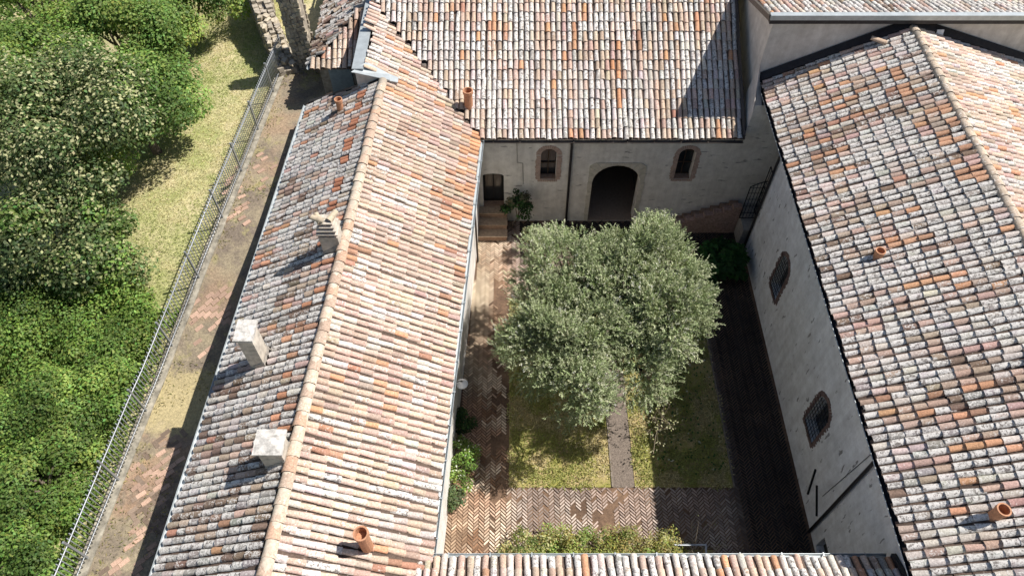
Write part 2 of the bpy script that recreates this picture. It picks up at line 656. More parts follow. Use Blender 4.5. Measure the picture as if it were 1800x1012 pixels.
def lawn_z(x, y):
    shp = np.shape(x)
    x, y = np.atleast_1d(np.asarray(x, float)), np.atleast_1d(np.asarray(y, float))
    d = np.clip(np.interp(y, FY_, FX_) - x, 0, 60)
    t_ = np.clip((y - 11.5) / 6.5, 0, 1)
    base = 2.1 + 1.4 * t_ * t_ * (3 - 2 * t_)
    r_ = base - .03 * d - .22 * np.clip(d - 3.8, 0, 9) * (.35 + .65 * t_) - .02 * np.clip(d - 9, 0, 60) + .12 * (vnoise(x, y, .35, 2) - .5)
    return r_.reshape(shp)


nx, ny = 70, 90
X, Y = np.meshgrid(np.linspace(-70, -8.6, nx), np.linspace(-12, 75, ny))
Zg = lawn_z(X, Y)
gv = np.stack([X, Y, Zg], -1).reshape(-1, 3)
gf = [(j * nx + i, j * nx + i + 1, (j + 1) * nx + i + 1, (j + 1) * nx + i) for j in range(ny - 1) for i in range(nx - 1)]
lw = MB().add(gv.tolist(), gf, True).build('lawn', LAWN)
tag(lw, kind='structure')

# terrace west of the long wing
TZ = 2.4




def west_wall_x(y): return -7.55 + .0508 * (y - 22.6)


t = MB()
ys = np.linspace(-2, 27.8, 40)
vs, fs = [], []
for y_ in ys:
    vs += [(fence_x(y_) - .15, y_, -.5), (fence_x(y_) - .15, y_, tz(y_)), (-5.2, y_, tz(y_))]
for i_ in range(len(ys) - 1):
    fs += [(i_ * 3, i_ * 3 + 1, i_ * 3 + 4, i_ * 3 + 3), (i_ * 3 + 1, i_ * 3 + 2, i_ * 3 + 5, i_ * 3 + 4)]
e_ = (len(ys) - 1) * 3
b_ = len(vs)
vs += [(-5.2, ys[0], -.5), (-5.2, ys[-1], -.5)]
fs += [(0, b_, 2, 1), (e_, e_ + 1, e_ + 2, b_ + 1)]
t.add(vs, fs)
terrace = tag(t.build('terrace', TERRACE), kind='structure')
k = MB()
vs, fs = [], []
for y_ in ys:
    z_ = tz(y_)
    vs += [(fence_x(y_) - .2, y_, z_ - .4), (fence_x(y_) - .2, y_, z_ + .06), (fence_x(y_) + .16, y_, z_ + .06), (fence_x(y_) + .16, y_, z_ - .4)]
for i_ in range(len(ys) - 1):
    fs += [(i_ * 4 + q_, i_ * 4 + q_ + 1, i_ * 4 + q_ + 5, i_ * 4 + q_ + 4) for q_ in range(3)]
k.add(vs, fs).build('kerb', simple('kerb_concrete', (.30, .275, .22), .95, 0, .5, 4, .6), terrace)

# courtyard
cy = MB().add([(-9, 3, -.03), (14, 3, -.03), (14, 24, -.03), (-9, 24, -.03)], [(0, 1, 2, 3)])
paving = tag(cy.build('courtyard_paving', EARTH), kind='structure')


def east_wall_x(y): return -1.36 + .0586 * (y - 20.8)


BEDS = [(-.1, 3.35, 9.2, 16.9), (4.1, 7.4, 9.2, 16.9), (-.3, 6.4, 5.3, 7.15)]


def paved(x, y):
    if not (5.0 < y < 20.95) or x < east_wall_x(y) + .02 or x > 9.55: return False
    for x0, x1, y0, y1 in BEDS:
        if x0 - .04 < x < x1 + .04 and y0 - .04 < y < y1 + .04: return False
    if 3.3 < x < 4.15 and 9.2 < y < 17: return False
    return True


bw, nn = .083, 3
bl = bw * nn
bricks = []
for kk in range(-90, 320):
    for jj in range(-60, 60):
        for ori in (0, 1):
            if ori == 0: ax, ay, sx, sy = kk + 2 * nn * jj, kk, nn, 1
            else: ax, ay, sx, sy = kk + 2 * nn * jj, kk + 1, 1, nn
            cx, cyy = (ax + sx / 2) * bw, (ay + sy / 2) * bw
            wx, wy = (cx - cyy) * .70711, (cx + cyy) * .70711
            wx += 3.0
            if paved(wx, wy): bricks.append((wx, wy, rad(45) + (rad(90) if ori else 0)))
B = np.array(bricks)
rs = RNG
pn = vnoise(B[:, 0], B[:, 1], .75, 1) * .6 + vnoise(B[:, 0], B[:, 1], 2.3, 4) * .4
pn2 = vnoise(B[:, 0], B[:, 1], .9, 8)
cream, pinkb, dirt, greyb = np.array([.70, .58, .45]), np.array([.50, .31, .21]), np.array([.26, .15, .09]), np.array([.31, .27, .25])
t1 = np.clip((pn - .38) * 4 + RNG.normal(size=len(B)) * .28, 0, 1)[:, None]
bc = dirt * (1 - t1) + cream * t1
t2 = np.clip((pn2 - .5) * 3 + RNG.normal(size=len(B)) * .2, 0, .8)[:, None]
bc = bc * (1 - t2) + pinkb * t2
t3 = (np.clip((B[:, 0] + .3) / .5, 0, 1) * .75)[:, None]
bc = bc * (1 - t3) + (greyb * (.7 + .9 * pn[:, None]) + np.array([.05, .03, .02]) * t2) * t3
edge = np.clip(1 - (B[:, 0] - np.array([east_wall_x(y) for y in B[:, 1]])) / .9, 0, 1) * np.clip((vnoise(B[:, 0], B[:, 1], .6, 21) - .35) * 4, 0, 1)
bc = bc * (1 - .8 * edge[:, None]) + np.array([.60, .52, .38]) * .8 * edge[:, None]
shade_mix = np.clip(np.maximum((B[:, 0] - 7.0) / .7, (B[:, 1] - 18.3) / 1.0 - 3 * (B[:, 0] < .3)), 0, 1)[:, None]  # deepens the shade along right wall and back by blackening the brick colour
bc = bc * (1 - shade_mix) + np.array([.035, .031, .030]) * shade_mix
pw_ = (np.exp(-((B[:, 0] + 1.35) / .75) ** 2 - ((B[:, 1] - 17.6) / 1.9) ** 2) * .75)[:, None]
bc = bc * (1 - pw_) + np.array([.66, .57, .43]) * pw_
bc *= (.66 + RNG.random(len(B)) * .55)[:, None]
hz = (RNG.normal(size=len(B)) * .004 + .004 - .018 * (1 - t1[:, 0]) * (RNG.random(len(B)) < .5))
sink = (vnoise(B[:, 0], B[:, 1], .8, 57) * .55 + vnoise(B[:, 0], B[:, 1], 2.6, 52) * .45 + RNG.normal(size=len(B)) * .03 + .12 * (np.abs(B[:, 0] + .45) < .3)) > .73
sink |= RNG.random(len(B)) < .03
sink &= (B[:, 0] > -.95) & (B[:, 0] < 6.6)
hz = np.where(sink, hz - .045, hz)
hl, hw = bl / 2 - .012, bw / 2 - .015
unit = np.array([(-hl, -hw, -.03), (hl, -hw, -.03), (hl, hw, -.03), (-hl, hw, -.03), (-hl + .004, -hw + .004, 0), (hl - .004, -hw + .004, 0), (hl - .004, hw - .004, 0), (-hl + .004, hw - .004, 0)])
bfaces = [(4, 5, 6, 7), (0, 1, 5, 4), (1, 2, 6, 5), (2, 3, 7, 6), (3, 0, 4, 7)]
rank = np.array([project((x, y, 0))[2] + (0 if (project((x, y, 0))[1] < 960 and project((x, y, 0))[0] > 785 and x < 1.5) else 1e5) for x, y, a in B])
order = np.argsort(rank)
single = set(order[:300].tolist())
bme = bpy.data.meshes.new('brick')
bme.from_pydata(unit.tolist(), [], bfaces); bme.materials.append(BRICK_OBJ)
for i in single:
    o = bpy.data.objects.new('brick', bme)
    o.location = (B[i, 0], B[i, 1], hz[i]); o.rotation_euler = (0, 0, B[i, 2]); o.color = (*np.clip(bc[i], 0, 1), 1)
    COL.objects.link(o); o.parent = paving
rest = np.array([i for i in range(len(B)) if i not in single])
ca, sa = np.cos(B[rest, 2]), np.sin(B[rest, 2])
bv = np.empty((len(rest), 8, 3))
bv[:, :, 0] = unit[None, :, 0] * ca[:, None] - unit[None, :, 1] * sa[:, None] + B[rest, 0][:, None]
bv[:, :, 1] = unit[None, :, 0] * sa[:, None] + unit[None, :, 1] * ca[:, None] + B[rest, 1][:, None]
bv[:, :, 2] = unit[None, :, 2] + hz[rest][:, None]
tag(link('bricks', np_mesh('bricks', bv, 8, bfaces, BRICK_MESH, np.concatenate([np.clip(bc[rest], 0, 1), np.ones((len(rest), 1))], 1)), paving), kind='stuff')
m, nt, b = new_mat('bed_dry_turf', .97)
N = NT(nt)
c = N.mix(N.ramp(N.noise(1.6, 5, .7), .42, .58), (.42, .33, .17), (.28, .27, .075))
c = N.mix(1.0, c, N.mix(N.ramp(N.noise(22, 4, .8), .3, .7), (.5, .5, .5), (1.35, 1.35, 1.3)), 'MULTIPLY')
nt.links.new(c, b.inputs['Base Color'])
N.bump(b, N.noise(30, 4, .8), .7, .04)
BEDM = m
MB().add([(3.3, 9.2, -.012), (4.15, 9.2, -.012), (4.15, 17, -.012), (3.3, 17, -.012)], [(0, 1, 2, 3)]).build('gravel_path', simple('grey_gravel', (.17, .14, .115), .97, 0, .5, 26, .6), paving)
edge_mat = simple('bed_edging_stone', (.20, .17, .14), .95, 0, .3, 8)
for x0, x1, y0, y1 in BEDS:
    s = MB().add([(x0, y0, .005), (x1, y0, .005), (x1, y1, .005), (x0, y1, .005)], [(0, 1, 2, 3)])
    bed = s.build('bed_soil', BEDM, paving)
    for q in ((x1, y0, x1, y1),):
        MB().bar((q[0], q[1], .0), (q[2], q[3], .0), .05, .10).build('bed_edging', edge_mat, bed)

# terrace pavers that still show
pm = bpy.data.meshes.new('paver')
pm.from_pydata([(-.15, -.075, -.02), (.15, -.075, -.02), (.15, .075, -.02), (-.15, .075, -.02), (-.145, -.07, .012), (.145, -.07, .012), (.145, .07, .012), (-.145, .07, .012)], [], bfaces)
pm.materials.append(BRICK_OBJ)
cnt = 0
for cx, cyy, rr, dens in ((-10.15, 14.35, .75, .85), (-9.9, 17.9, .55, .6), (-10.35, 13.0, .3, .6), (-10.5, 6.3, .7, .45), (-10.6, 8.7, .9, .28), (-9.9, 19.8, 1.0, .35)):
    for i in range(-9, 10):
        for j in range(-9, 10):
            wx, wy = cx + (i * .155 - j * .155) * .7071 * 1.0, cyy + (i * .155 + j * .155) * .7071
            if (i + j) % 2: continue
            if math.hypot(wx - cx, wy - cyy) > rr * (.6 + .6 * random.random()) or random.random() > dens: continue
            o = bpy.data.objects.new('paver', pm)
            o.location = (wx, wy, tz(wy) + random.uniform(.0, .012)); o.rotation_mode = 'ZXY'; o.rotation_euler = (math.atan((tz(wy + .1) - tz(wy - .1)) / .2), 0, rad(42 + random.uniform(-4, 4)))
            f_ = random.uniform(.65, 1.1)
            o.color = (.52 * f_, .36 * f_, .27 * f_, 1)
            COL.objects.link(o); o.parent = terrace; cnt += 1

for i in range(-40, 140):
    for j in range(-20, 20):
        wy, wx = 3 + i * .19, -10.2 + j * .19 + (i % 2) * .095
        if cnt > 290 or not (fence_x(wy) + .5 < wx < west_wall_x(wy) - .9) or wy > 26.5: continue
        if vnoise(wx, wy, .8, 61) < .60 or random.random() < .35: continue
        o = bpy.data.objects.new('paver', pm)
        o.location = (wx, wy, tz(wy) + random.uniform(-.006, .004)); o.rotation_mode = 'ZXY'; o.rotation_euler = (math.atan((tz(wy + .1) - tz(wy - .1)) / .2), 0, rad(random.choice((44, -46)) + random.uniform(-4, 4)))
        f_ = random.uniform(.6, 1.2)
        o.color = (.27 * f_, .205 * f_, .155 * f_, 1)
        COL.objects.link(o); o.parent = terrace; cnt += 1

# ------------------------------------------------------------------ walls with openings


def arch(u0, u1, z0, zs, rise=None, n=10):
    r = (u1 - u0) / 2
    rise = r if rise is None else rise
    c = (u0 + u1) / 2
    return [(u0, z0), (u1, z0)] + [(c + r * math.cos(math.pi * i / n), zs + rise * math.sin(math.pi * i / n)) for i in range(n + 1)]


def wall_plate(name, mat, parent, to3, outer, holes, depth=.4):
    """front face with real openings and reveals; to3(u, z, d) gives a 3D point d metres inside the wall"""
    loops = [outer] + holes
    flat = [p for l in loops for p in l]
    tris = tessellate_polygon([[Vector((p[0], p[1], 0)) for p in l] for l in loops])
    mb = MB()
    mb.add([to3(p[0], p[1], 0) for p in flat], [tuple(t) for t in tris])
    for h in holes:
        n = len(h)
        mb.add([to3(p[0], p[1], 0) for p in h] + [to3(p[0], p[1], depth) for p in h], [(i, (i + 1) % n, n + (i + 1) % n, n + i) for i in range(n)])
    o = mb.build(name, mat, parent)
    return o


def flat_panel(name, mat, parent, to3, poly, d, thick=.04):
    n = len(poly)
    mb = MB()
    mb.add([to3(p[0], p[1], d) for p in poly] + [to3(p[0], p[1], d + thick) for p in poly],
           [tuple(range(n)), tuple(range(2 * n - 1, n - 1, -1))] + [(i, (i + 1) % n, n + (i + 1) % n, n + i) for i in range(n)])
    return mb.build(name, mat, parent)


def surround(name, mat, parent, to3, u0, u1, z0, zs, w=.16, proud=.012, seed=0, sill=True, jag=.05):
    """brick frame of separate little bricks round an arched opening"""
    rs = random.Random(seed)
    mb = MB()
    c, r = (u0 + u1) / 2, (u1 - u0) / 2

    def blk(p):
        d0 = -proud - rs.uniform(0, .008)
        mb.hexa([to3(q[0], q[1], .06) for q in p] + [to3(q[0], q[1], d0) for q in p])
    z = z0
    while z < zs - .03:
        h = .068
        for s, u in ((-1, u0), (1, u1)):
            ww = w + rs.uniform(-jag, jag)
            a, b_ = u + s * .004, u + s * ww
            blk([(min(a, b_), z), (max(a, b_), z), (max(a, b_), z + h - .01), (min(a, b_), z + h - .01)])
        z += h
    n = max(9, int(math.pi * (r + w / 2) / .075))
    for i in range(n):
        a0, a1 = math.pi * (i + .07) / n, math.pi * (i + .93) / n
        ro = r + w + rs.uniform(-jag, jag) * .4
        blk([(c + (r + .004) * math.cos(a0), zs + (r + .004) * math.sin(a0)), (c + ro * math.cos(a0), zs + ro * math.sin(a0)),
             (c + ro * math.cos(a1), zs + ro * math.sin(a1)), (c + (r + .004) * math.cos(a1), zs + (r + .004) * math.sin(a1))])
    if sill:
        u = u0 - .1
        while u < u1 + .06:
            blk([(u, z0 - .11 - rs.uniform(0, jag)), (u + .062, z0 - .11 - rs.uniform(0, jag)), (u + .062, z0 - .006), (u, z0 - .006)])
            u += .072
    return mb.build(name, mat, parent)


# ------------------------------------------------------------------ planes of the roofs
def gx(y): return -1.16 + .0586 * (y - 20.8)
def rx(y): return -4.62 + .051 * (y - 21.4)
def lx(y): return -7.80 + .0508 * (y - 22.6)


EZ, RZ, LZ = 4.83, 6.78, 4.95
FY, FK = 20.8, .50
RX0, RZ0, RXR, RZR = 9.25, 6.30, 13.73, 8.56


def zE(x, y): return EZ + (RZ - EZ) / 3.45 * (gx(y) - x)
def zF(x, y): return EZ + FK * (y - FY)
NYE, NK = 5.43, .45
def zN(x, y): return EZ + NK * (NYE - y)


U3 = Vector((.0526, .99862, 0))
V3 = Vector((-.99862, .0526, 0))

# ================================================================== LONG WING (left)
wing = empty('long_wing', (-4.8, 12, 0), 'long low wing with ridged clay tile roof and three chimneys between terrace and courtyard', 'building')
y0, y1 = 1.0, 22.3
w = MB()
ew = lambda y: east_wall_x(y)
w.add([(ew(y0), y0, -.1), (ew(26), 26, -.1), (ew(26), 26, EZ - .02), (ew(y0), y0, EZ - .02)], [(0, 1, 2, 3)])
w.build('wall', PL_LEFT, wing)
w = MB()
ww = west_wall_x
w.add([(ww(y0), y0, -.1), (ww(y1), y1, -.1), (ww(y1), y1, LZ), (ww(y0), y0, LZ)], [(0, 1, 2, 3)])
w.build('wall', PL_TALL, wing)
w = MB()
w.add([(ww(y1), y1, -.1), (-4.4, 21.45, -.1), (-4.4, 21.45, RZ - .12), (ww(y1), y1, LZ - .05)], [(0, 1, 2, 3)])
w.build('gable_wall', PL_TALL, wing)
w = MB()
w.add([(ww(y0), y0, -.1), (ew(y0), y0, -.1), (ew(y0), y0, EZ), (rx(y0), y0, RZ - .1), (ww(y0), y0, LZ)], [(0, 1, 2, 3, 4)])
w.build('gable_wall', PL_TALL, wing)
deck = MB()
slab(deck, [(gx(1.0), 1.0, EZ), (gx(26.5), 26.5, EZ), (rx(26.5) - .02, 26.5, RZ), (rx(1.0) - .02, 1.0, RZ)], .12)
slab(deck, [(lx(1.0), 1.0, LZ), (lx(22.55), 22.55, LZ), (rx(21.65) - .02, 21.65, RZ), (rx(1.0) - .02, 1.0, RZ)], .12)
roofL = deck.build('roof', DECK, wing)
T = Roof()
the = math.atan2(RZ - EZ, 3.45)
thw = math.atan2(RZ - LZ, 3.25)
vE = V3 * math.cos(the) + Vector((0, 0, math.sin(the)))
vW = -V3 * math.cos(thw) + Vector((0, 0, math.sin(thw)))


def keepE(q):
    if q.y > 21.75:
        if q.x < -5.32: return False
    elif q.x < rx(q.y) + .10: return False
    if q.y > FY - 1 and zF(q.x, q.y) > q.z - .02: return False
    if q.y < NYE + .5 and zN(q.x, q.y) > q.z + .03: return False
    return 1.2 < q.y < 28


OR = (.60, .33, .19)
T.slope((gx(2.0) + .05, 2.0, EZ), U3, vE, 125, 13, PAL_SUN, keepE, seed=1,
        streaks=((86, 91, 0, 0, OR, .95), (76, 86, 0, 0, OR, .55), (70, 90, 0, 1, (.55, .32, .2), .3)))


def keepW(q):
    return q.x < rx(q.y) - .08 and q.y < 21.62 + (rx(q.y) - q.x) * .30 and q.y > 1.2


CHIM = [(-7.1, 10.70, .40, .52), (-5.36, 14.15, .55, .5), (-5.76, 7.42, .55, .5)]


def inchim(p):
    return any(abs(p.x - c[0]) < c[2] / 2 and abs(p.y - c[1]) < c[3] / 2 for c in CHIM)


T.slope((lx(2.0) - .05, 2.0, LZ), U3, vW, 104, 10, PAL_WEST, keepW, seed=2, skip=inchim,
        streaks=((60, 98, 7, 7, (.50, .23, .14), .6), (30, 58, 7, 8, (.50, .25, .15), .16)))
T.build(roofL)
RC = [((.52, .41, .32), .3), ((.49, .37, .285), .25), ((.53, .44, .345), .35), ((.50, .34, .245), .2)]
ridge_tiles(roofL, (rx(1.3), 1.3, RZ + .10), (rx(21.6), 21.6, RZ + .10), RC, .175, .12, ex=.40, seed=5)
# mortar under the ridge tiles
half_round((rx(1.3), 1.3, RZ + .06), (rx(21.6), 21.6, RZ + .06), .155, .138).build('ridge_mortar', simple('lime_mortar', (.56, .48, .38), .95, 0, .2, 12), roofL)
gutter(wing, (gx(5.6) + .06, 5.6, EZ - .02), (gx(20.7) + .06, 20.7, EZ - .02), ZINC, .075, 1.05)
gutter(wing, (lx(1.2) - .15, 1.2, LZ + .03), (lx(22.5) - .15, 22.5, LZ + .03), ZINC, .075, 0)
# downpipe with its swan neck
dp = MB().tube([(gx(18.9) + .06, 18.9, EZ - .08), (gx(18.9) + .04, 18.86, EZ - .35), (ew(18.8) + .08, 18.75, EZ - .7), (ew(18.8) + .08, 18.75, .02)], .042, 8)
dp.build('downpipe', COPPER_DARK, wing)
# dark flashing on the far end of the west slope
MB().bar((lx(22.6), 22.62, LZ + .06), (rx(21.7), 21.66, RZ + .08), .16, .10).build('verge_flashing', DARK_METAL, wing)

# chimneys --------------------------------------------------------------
def zW(x, y): return RZ - (RZ - LZ) / 3.25 * (rx(y) - x)


def shaft(mb, c, z0, z1, taper=1.0):
    x, y, a, b_ = c[0], c[1], c[2] / 2, c[3] / 2
    mb.hexa([(x - a, y - b_, z0), (x + a, y - b_, z0), (x + a, y + b_, z0), (x - a, y + b_, z0),
             (x - a * taper, y - b_ * taper, z1), (x + a * taper, y - b_ * taper, z1), (x + a * taper, y + b_ * taper, z1), (x - a * taper, y + b_ * taper, z1)])


c = CHIM[0]
mb = MB(); shaft(mb, c, 4.9, 7.15); ch = mb.build('chimney', CHIM_PL, wing)
mb = MB(); shaft(mb, (c[0], c[1], c[2] + .12, c[3] + .16), 7.19, 7.28); mb.build('cap', STONE_CAP, ch)
mb = MB()
for sx in (-1, 1):
    for sy in (-1, 1): mb.box(c[0] + sx * .15 - .04, c[0] + sx * .15 + .04, c[1] + sy * .2 - .04, c[1] + sy * .2 + .04, 7.145, 7.2)
mb.build('cap_support', CHIM_PL, ch)
c = CHIM[1]
mb = MB(); shaft(mb, c, 6.0, 7.28); ch = mb.build('chimney', CHIM_PL, wing)
for i, (e, z) in enumerate(((.08, 7.40), (.02, 7.52), (-.06, 7.64), (-.14, 7.76))):
    mb = MB(); shaft(mb, (c[0], c[1], c[2] + e, c[3] + e), z, z + .045); mb.build('cap_course', CHIM_PL, ch)
    mb = MB()
    for q in (-.36, -.0, .36):
        mb.box(c[0] + q * (c[2] + e) - .035, c[0] + q * (c[2] + e) + .035, c[1] - (c[3] + e) * .42, c[1] + (c[3] + e) * .42, z - .08, z + .002)
    mb.build('cap_brick', BRICK_OLD, ch)
for s, rot in ((-1, .5), (1, -.4), (0, 1.2)):
    mb = MB()
    u_, f_ = tile_unit(.10, .085, .085, .07, .42, .003, 50 + s)
    R_ = Matrix.Rotation(rot, 3, 'Z') @ Matrix.Rotation(.45 * s, 3, 'Y')
    mb.add([Vector((c[0] + s * .1, c[1] - .15 + .05 * s, 7.84 + .05 * (s == 0))) + R_ @ Vector(p) for p in u_.tolist()], f_, True)
    mb.build('cap_tile', simple('buff_tile', (.46, .385, .28), .9), ch)
c = CHIM[2]
mb = MB(); shaft(mb, c, 6.0, 7.28); ch = mb.build('chimney', CHIM_PL, wing)
mb = MB(); shaft(mb, (c[0] - .02, c[1], c[2] + .03, c[3] + .03), 7.28, 7.42, .9); mb.build('flue_opening', DARK_METAL, ch)
mb = MB(); shaft(mb, (c[0], c[1], c[2] + .16, c[3] + .16), 7.42, 7.48)
x, y, a, b_ = c[0], c[1], (c[2] + .1) / 2, (c[3] + .1) / 2
mb.add([(x - a, y - b_, 7.482), (x + a, y - b_, 7.482), (x + a, y + b_, 7.482), (x - a, y + b_, 7.482), (x, y, 7.57)], [(0, 1, 4), (1, 2, 4), (2, 3, 4), (3, 0, 4)])
mb.build('cap', STONE_CAP, ch)


MORTAR = simple('grey_mortar_fillet', (.36, .33, .29), .95, 0, .35, 9, .4)
for c, ob in zip(CHIM, [o_ for o_ in wing.children if o_.name.startswith('chimney')]):
    x0_, x1_, ya_, yb_ = c[0] - c[2] / 2 - .05, c[0] + c[2] / 2 + .05, c[1] - c[3] / 2 - .05, c[1] + c[3] / 2 + .05
    mb = MB()
    zz = [zW(x_, y_) for x_, y_ in ((x0_, ya_), (x1_, ya_), (x1_, yb_), (x0_, yb_))]
    mb.hexa([(x0_, ya_, zz[0]), (x1_, ya_, zz[1]), (x1_, yb_, zz[2]), (x0_, yb_, zz[3]), (x0_ + .03, ya_ + .03, zz[0] + .22), (x1_ - .03, ya_ + .03, zz[1] + .22), (x1_ - .03, yb_ - .03, zz[2] + .22), (x0_ + .03, yb_ - .03, zz[3] + .22)])
    mb.build('mortar_fillet', MORTAR, ob)


def vent(parent, x, y, z, h=.55, r=.13, lean=(0, 0)):
    """clay vent pot with a collar at its mouth"""
    top = (x + lean[0], y + lean[1], z + h)
    n = 14
    prof = [(r, -.25), (r, h - .13), (r * 1.22, h - .12), (r * 1.22, h), (r * .95, h), (r * .85, h - .22)]
    vs, fs = [], []
    for rr, zz in prof:
        for k in range(n):
            a = 2 * math.pi * k / n
            f_ = max(0, zz) / h
            vs.append((x + lean[0] * f_ + rr * math.cos(a), y + lean[1] * f_ + rr * math.sin(a), z + zz))
    for i in range(len(prof) - 1):
        for k in range(n): fs.append((i * n + k, i * n + (k + 1) % n, (i + 1) * n + (k + 1) % n, (i + 1) * n + k))
    fs.append(tuple((len(prof) - 1) * n + k for k in range(n)))
    return MB().add(vs, fs).build('vent_pot', TERRA, parent)


vent(wing, -6.2, 21.0, 5.95, .55, .12)
vent(wing, -3.45, 5.45, 6.15, .75, .15)

# ================================================================== RAISED END of the wing + hipped roof, upper left
annex = empty('hip_roofed_annex', (-6.5, 26, 2.4), 'mossy hip roofed annex with metal ridge flashing beyond the end of the long wing', 'building')
A_L, A_F, A_Z, A_T = -7.85, 23.9, 5.6, 7.05
m_ = MB()
m_.add([(A_L + .25, A_F + .3, TZ - .3), (-5.4, A_F + .3, TZ - .3), (-5.4, A_F + .3, A_Z + .1), (A_L + .25, A_F + .3, A_Z)], [(0, 1, 2, 3)])
m_.add([(A_L + .25, A_F + .3, TZ - .3), (A_L + .25, 34, TZ - .3), (A_L + .25, 34, A_Z), (A_L + .25, A_F + .3, A_Z)], [(0, 1, 2, 3)])
m_.build('wall', RUIN, annex)
d_ = MB()
hipx, hipy = -5.45, A_F + 2.4
slab(d_, [(A_L, A_F, A_Z), (-5.3, A_F, A_Z), (-5.3, hipy, A_T), (hipx, hipy, A_T)], .1)
slab(d_, [(A_L, A_F + .02, A_Z), (hipx, hipy, A_T), (hipx, 34, A_T), (A_L, 34, A_Z)], .1)
roofA = d_.build('roof', DECK, annex)
TA = Roof()
sl = math.atan2(A_T - A_Z, 2.4)
TA.slope((A_L, A_F - .05, A_Z), (1, 0, 0), (0, math.cos(sl), math.sin(sl)), 12, 7, palette(dict(tan=3, pink=2, cream=2, brown=1.5, rust=1)),
         lambda q: q.x < -5.5 and (q.x - A_L) > (q.y - A_F) - .05, seed=8)
TA.slope((A_L - .05, A_F, A_Z), (0, 1, 0), (math.cos(sl), 0, math.sin(sl)), 40, 7, PAL_MOSS,
         lambda q: q.x < -5.5 and (q.x - A_L) < (q.y - A_F) + .05, sp=.19, seed=9, wild=3.5)
TA.build(roofA)
gutter(annex, (A_L - .1, A_F - .02, A_Z), (A_L - .1, 33, A_Z), ZINC, .055, 0)
# parapet with sheet metal capping along the top of the east slope
pw = MB().box(-5.62, -5.36, 21.9, 34, 5.0, 7.14)
pw.build('parapet', PL_TALL, annex)
MB().hexa([(-5.70, 21.8, 7.15), (-5.28, 21.8, 7.15), (-5.24, 34, 7.15), (-5.66, 34, 7.15), (-5.70, 21.8, 7.19), (-5.28, 21.8, 7.19), (-5.24, 34, 7.19), (-5.66, 34, 7.19)]).build('metal_capping', ZINC, annex)
# end gable between ridge and parapet
MB().add([(-5.62, 21.88, 5.4), (-4.42, 21.7, 6.5), (-4.42, 21.7, 6.86), (-5.36, 21.88, 7.14), (-5.62, 21.88, 7.14)], [(0, 1, 2, 3, 4)]).build('gable_wall', PL_TALL, annex)
MB().hexa([(-5.72, 21.70, 7.10), (-4.36, 21.56, 6.86), (-4.40, 21.85, 6.90), (-5.2, 22.15, 7.2), (-5.72, 21.70, 7.13), (-4.36, 21.56, 6.89), (-4.40, 21.85, 6.93), (-5.2, 22.15, 7.23)]).build('metal_capping', ZINC, annex)
MB().hexa([(-4.45, 21.55, 6.84), (-4.1, 21.62, 6.70), (-4.1, 21.9, 6.70), (-4.5, 21.95, 6.86), (-4.45, 21.55, 6.88), (-4.1, 21.62, 6.74), (-4.1, 21.9, 6.74), (-4.5, 21.95, 6.90)]).build('lead_patch', ZINC, annex)
MB().box(-7.25, -6.35, A_F + .26, A_F + .298, 3.6, 5.45).build('shutter', simple('blue_grey_shutter', (.30, .36, .38), .7, 0, .2, 6), annex)

# ================================================================== FAR BUILDING
far = empty('arched_house', (4, 21, 0), 'house with arched portal and two arched windows closing the far side of the courtyard', 'building')
WY = 21.0


def f3(u, z, d): return (u, WY + d, z)


portal = arch(3.22, 5.12, 0, 2.30, .95)
door = arch(-1.18, -.33, .9, 2.66, .13, 6)
winL = arch(1.12, 1.74, 2.47, 3.79)
winR = arch(6.46, 7.10, 2.5, 3.79)
outer = [(-1.6, -.05), (12.2, -.05), (12.2, 6.2), (8.75, 6.2), (8.75, 5.0), (-1.6, 5.0)]
# keep the portal bottom a little above the outline's bottom
wall_plate('wall', PL_FAR, far, f3, outer, [portal, door, winL, winR], .45)
# portal: stone frame, passage behind it
fr = [[(3.06, 0), (3.215, 0), (3.215, 2.30), (3.06, 2.30)], [(5.125, 0), (5.30, 0), (5.30, 2.30), (5.125, 2.30)]]
mb = MB()
for q in fr:
    n = 6
    for i in range(n):
        z0, z1 = q[0][1] + (q[2][1] - q[0][1]) * i / n + .004, q[0][1] + (q[2][1] - q[0][1]) * (i + 1) / n - .004
        e = .02 * (i % 2)
        mb.hexa([f3(q[0][0] - e * (q[0][0] < 4), z0, .2), f3(q[1][0] + e * (q[0][0] > 4), z0, .2), f3(q[1][0] + e * (q[0][0] > 4), z1, .2), f3(q[0][0] - e * (q[0][0] < 4), z1, .2),
                 f3(q[0][0] - e * (q[0][0] < 4), z0, -.03), f3(q[1][0] + e * (q[0][0] > 4), z0, -.03), f3(q[1][0] + e * (q[0][0] > 4), z1, -.03), f3(q[0][0] - e * (q[0][0] < 4), z1, -.03)])
cpx, r_ = 4.17, .953
for i in range(14):                                        # voussoirs filling up to a square head
    a0, a1 = math.pi * (i + .03) / 14, math.pi * (i + .97) / 14

    def outp(a):
        ca, sa = math.cos(a), math.sin(a)
        s = min(1.12 / max(1e-6, abs(ca)), 1.08 / max(1e-6, sa))
        return cpx + ca * s, 2.30 + sa * s
    p = [(cpx + r_ * math.cos(a0), 2.30 + r_ * math.sin(a0)), outp(a0), outp(a1), (cpx + r_ * math.cos(a1), 2.30 + r_ * math.sin(a1))]
    mb.hexa([f3(q[0], q[1], .2) for q in p] + [f3(q[0], q[1], -.03) for q in p])
por = mb.build('portal', STONE_FRAME, far)
ps = MB()
ps.add([(3.225, 20.99, .006), (5.115, 20.99, .006), (5.115, 21.45, .006), (5.4, 21.45, .006), (5.4, 26, .006), (3.0, 26, .006), (3.0, 21.45, .006), (3.225, 21.45, .006)], [(0, 1, 2, 3, 4, 5, 6, 7)])
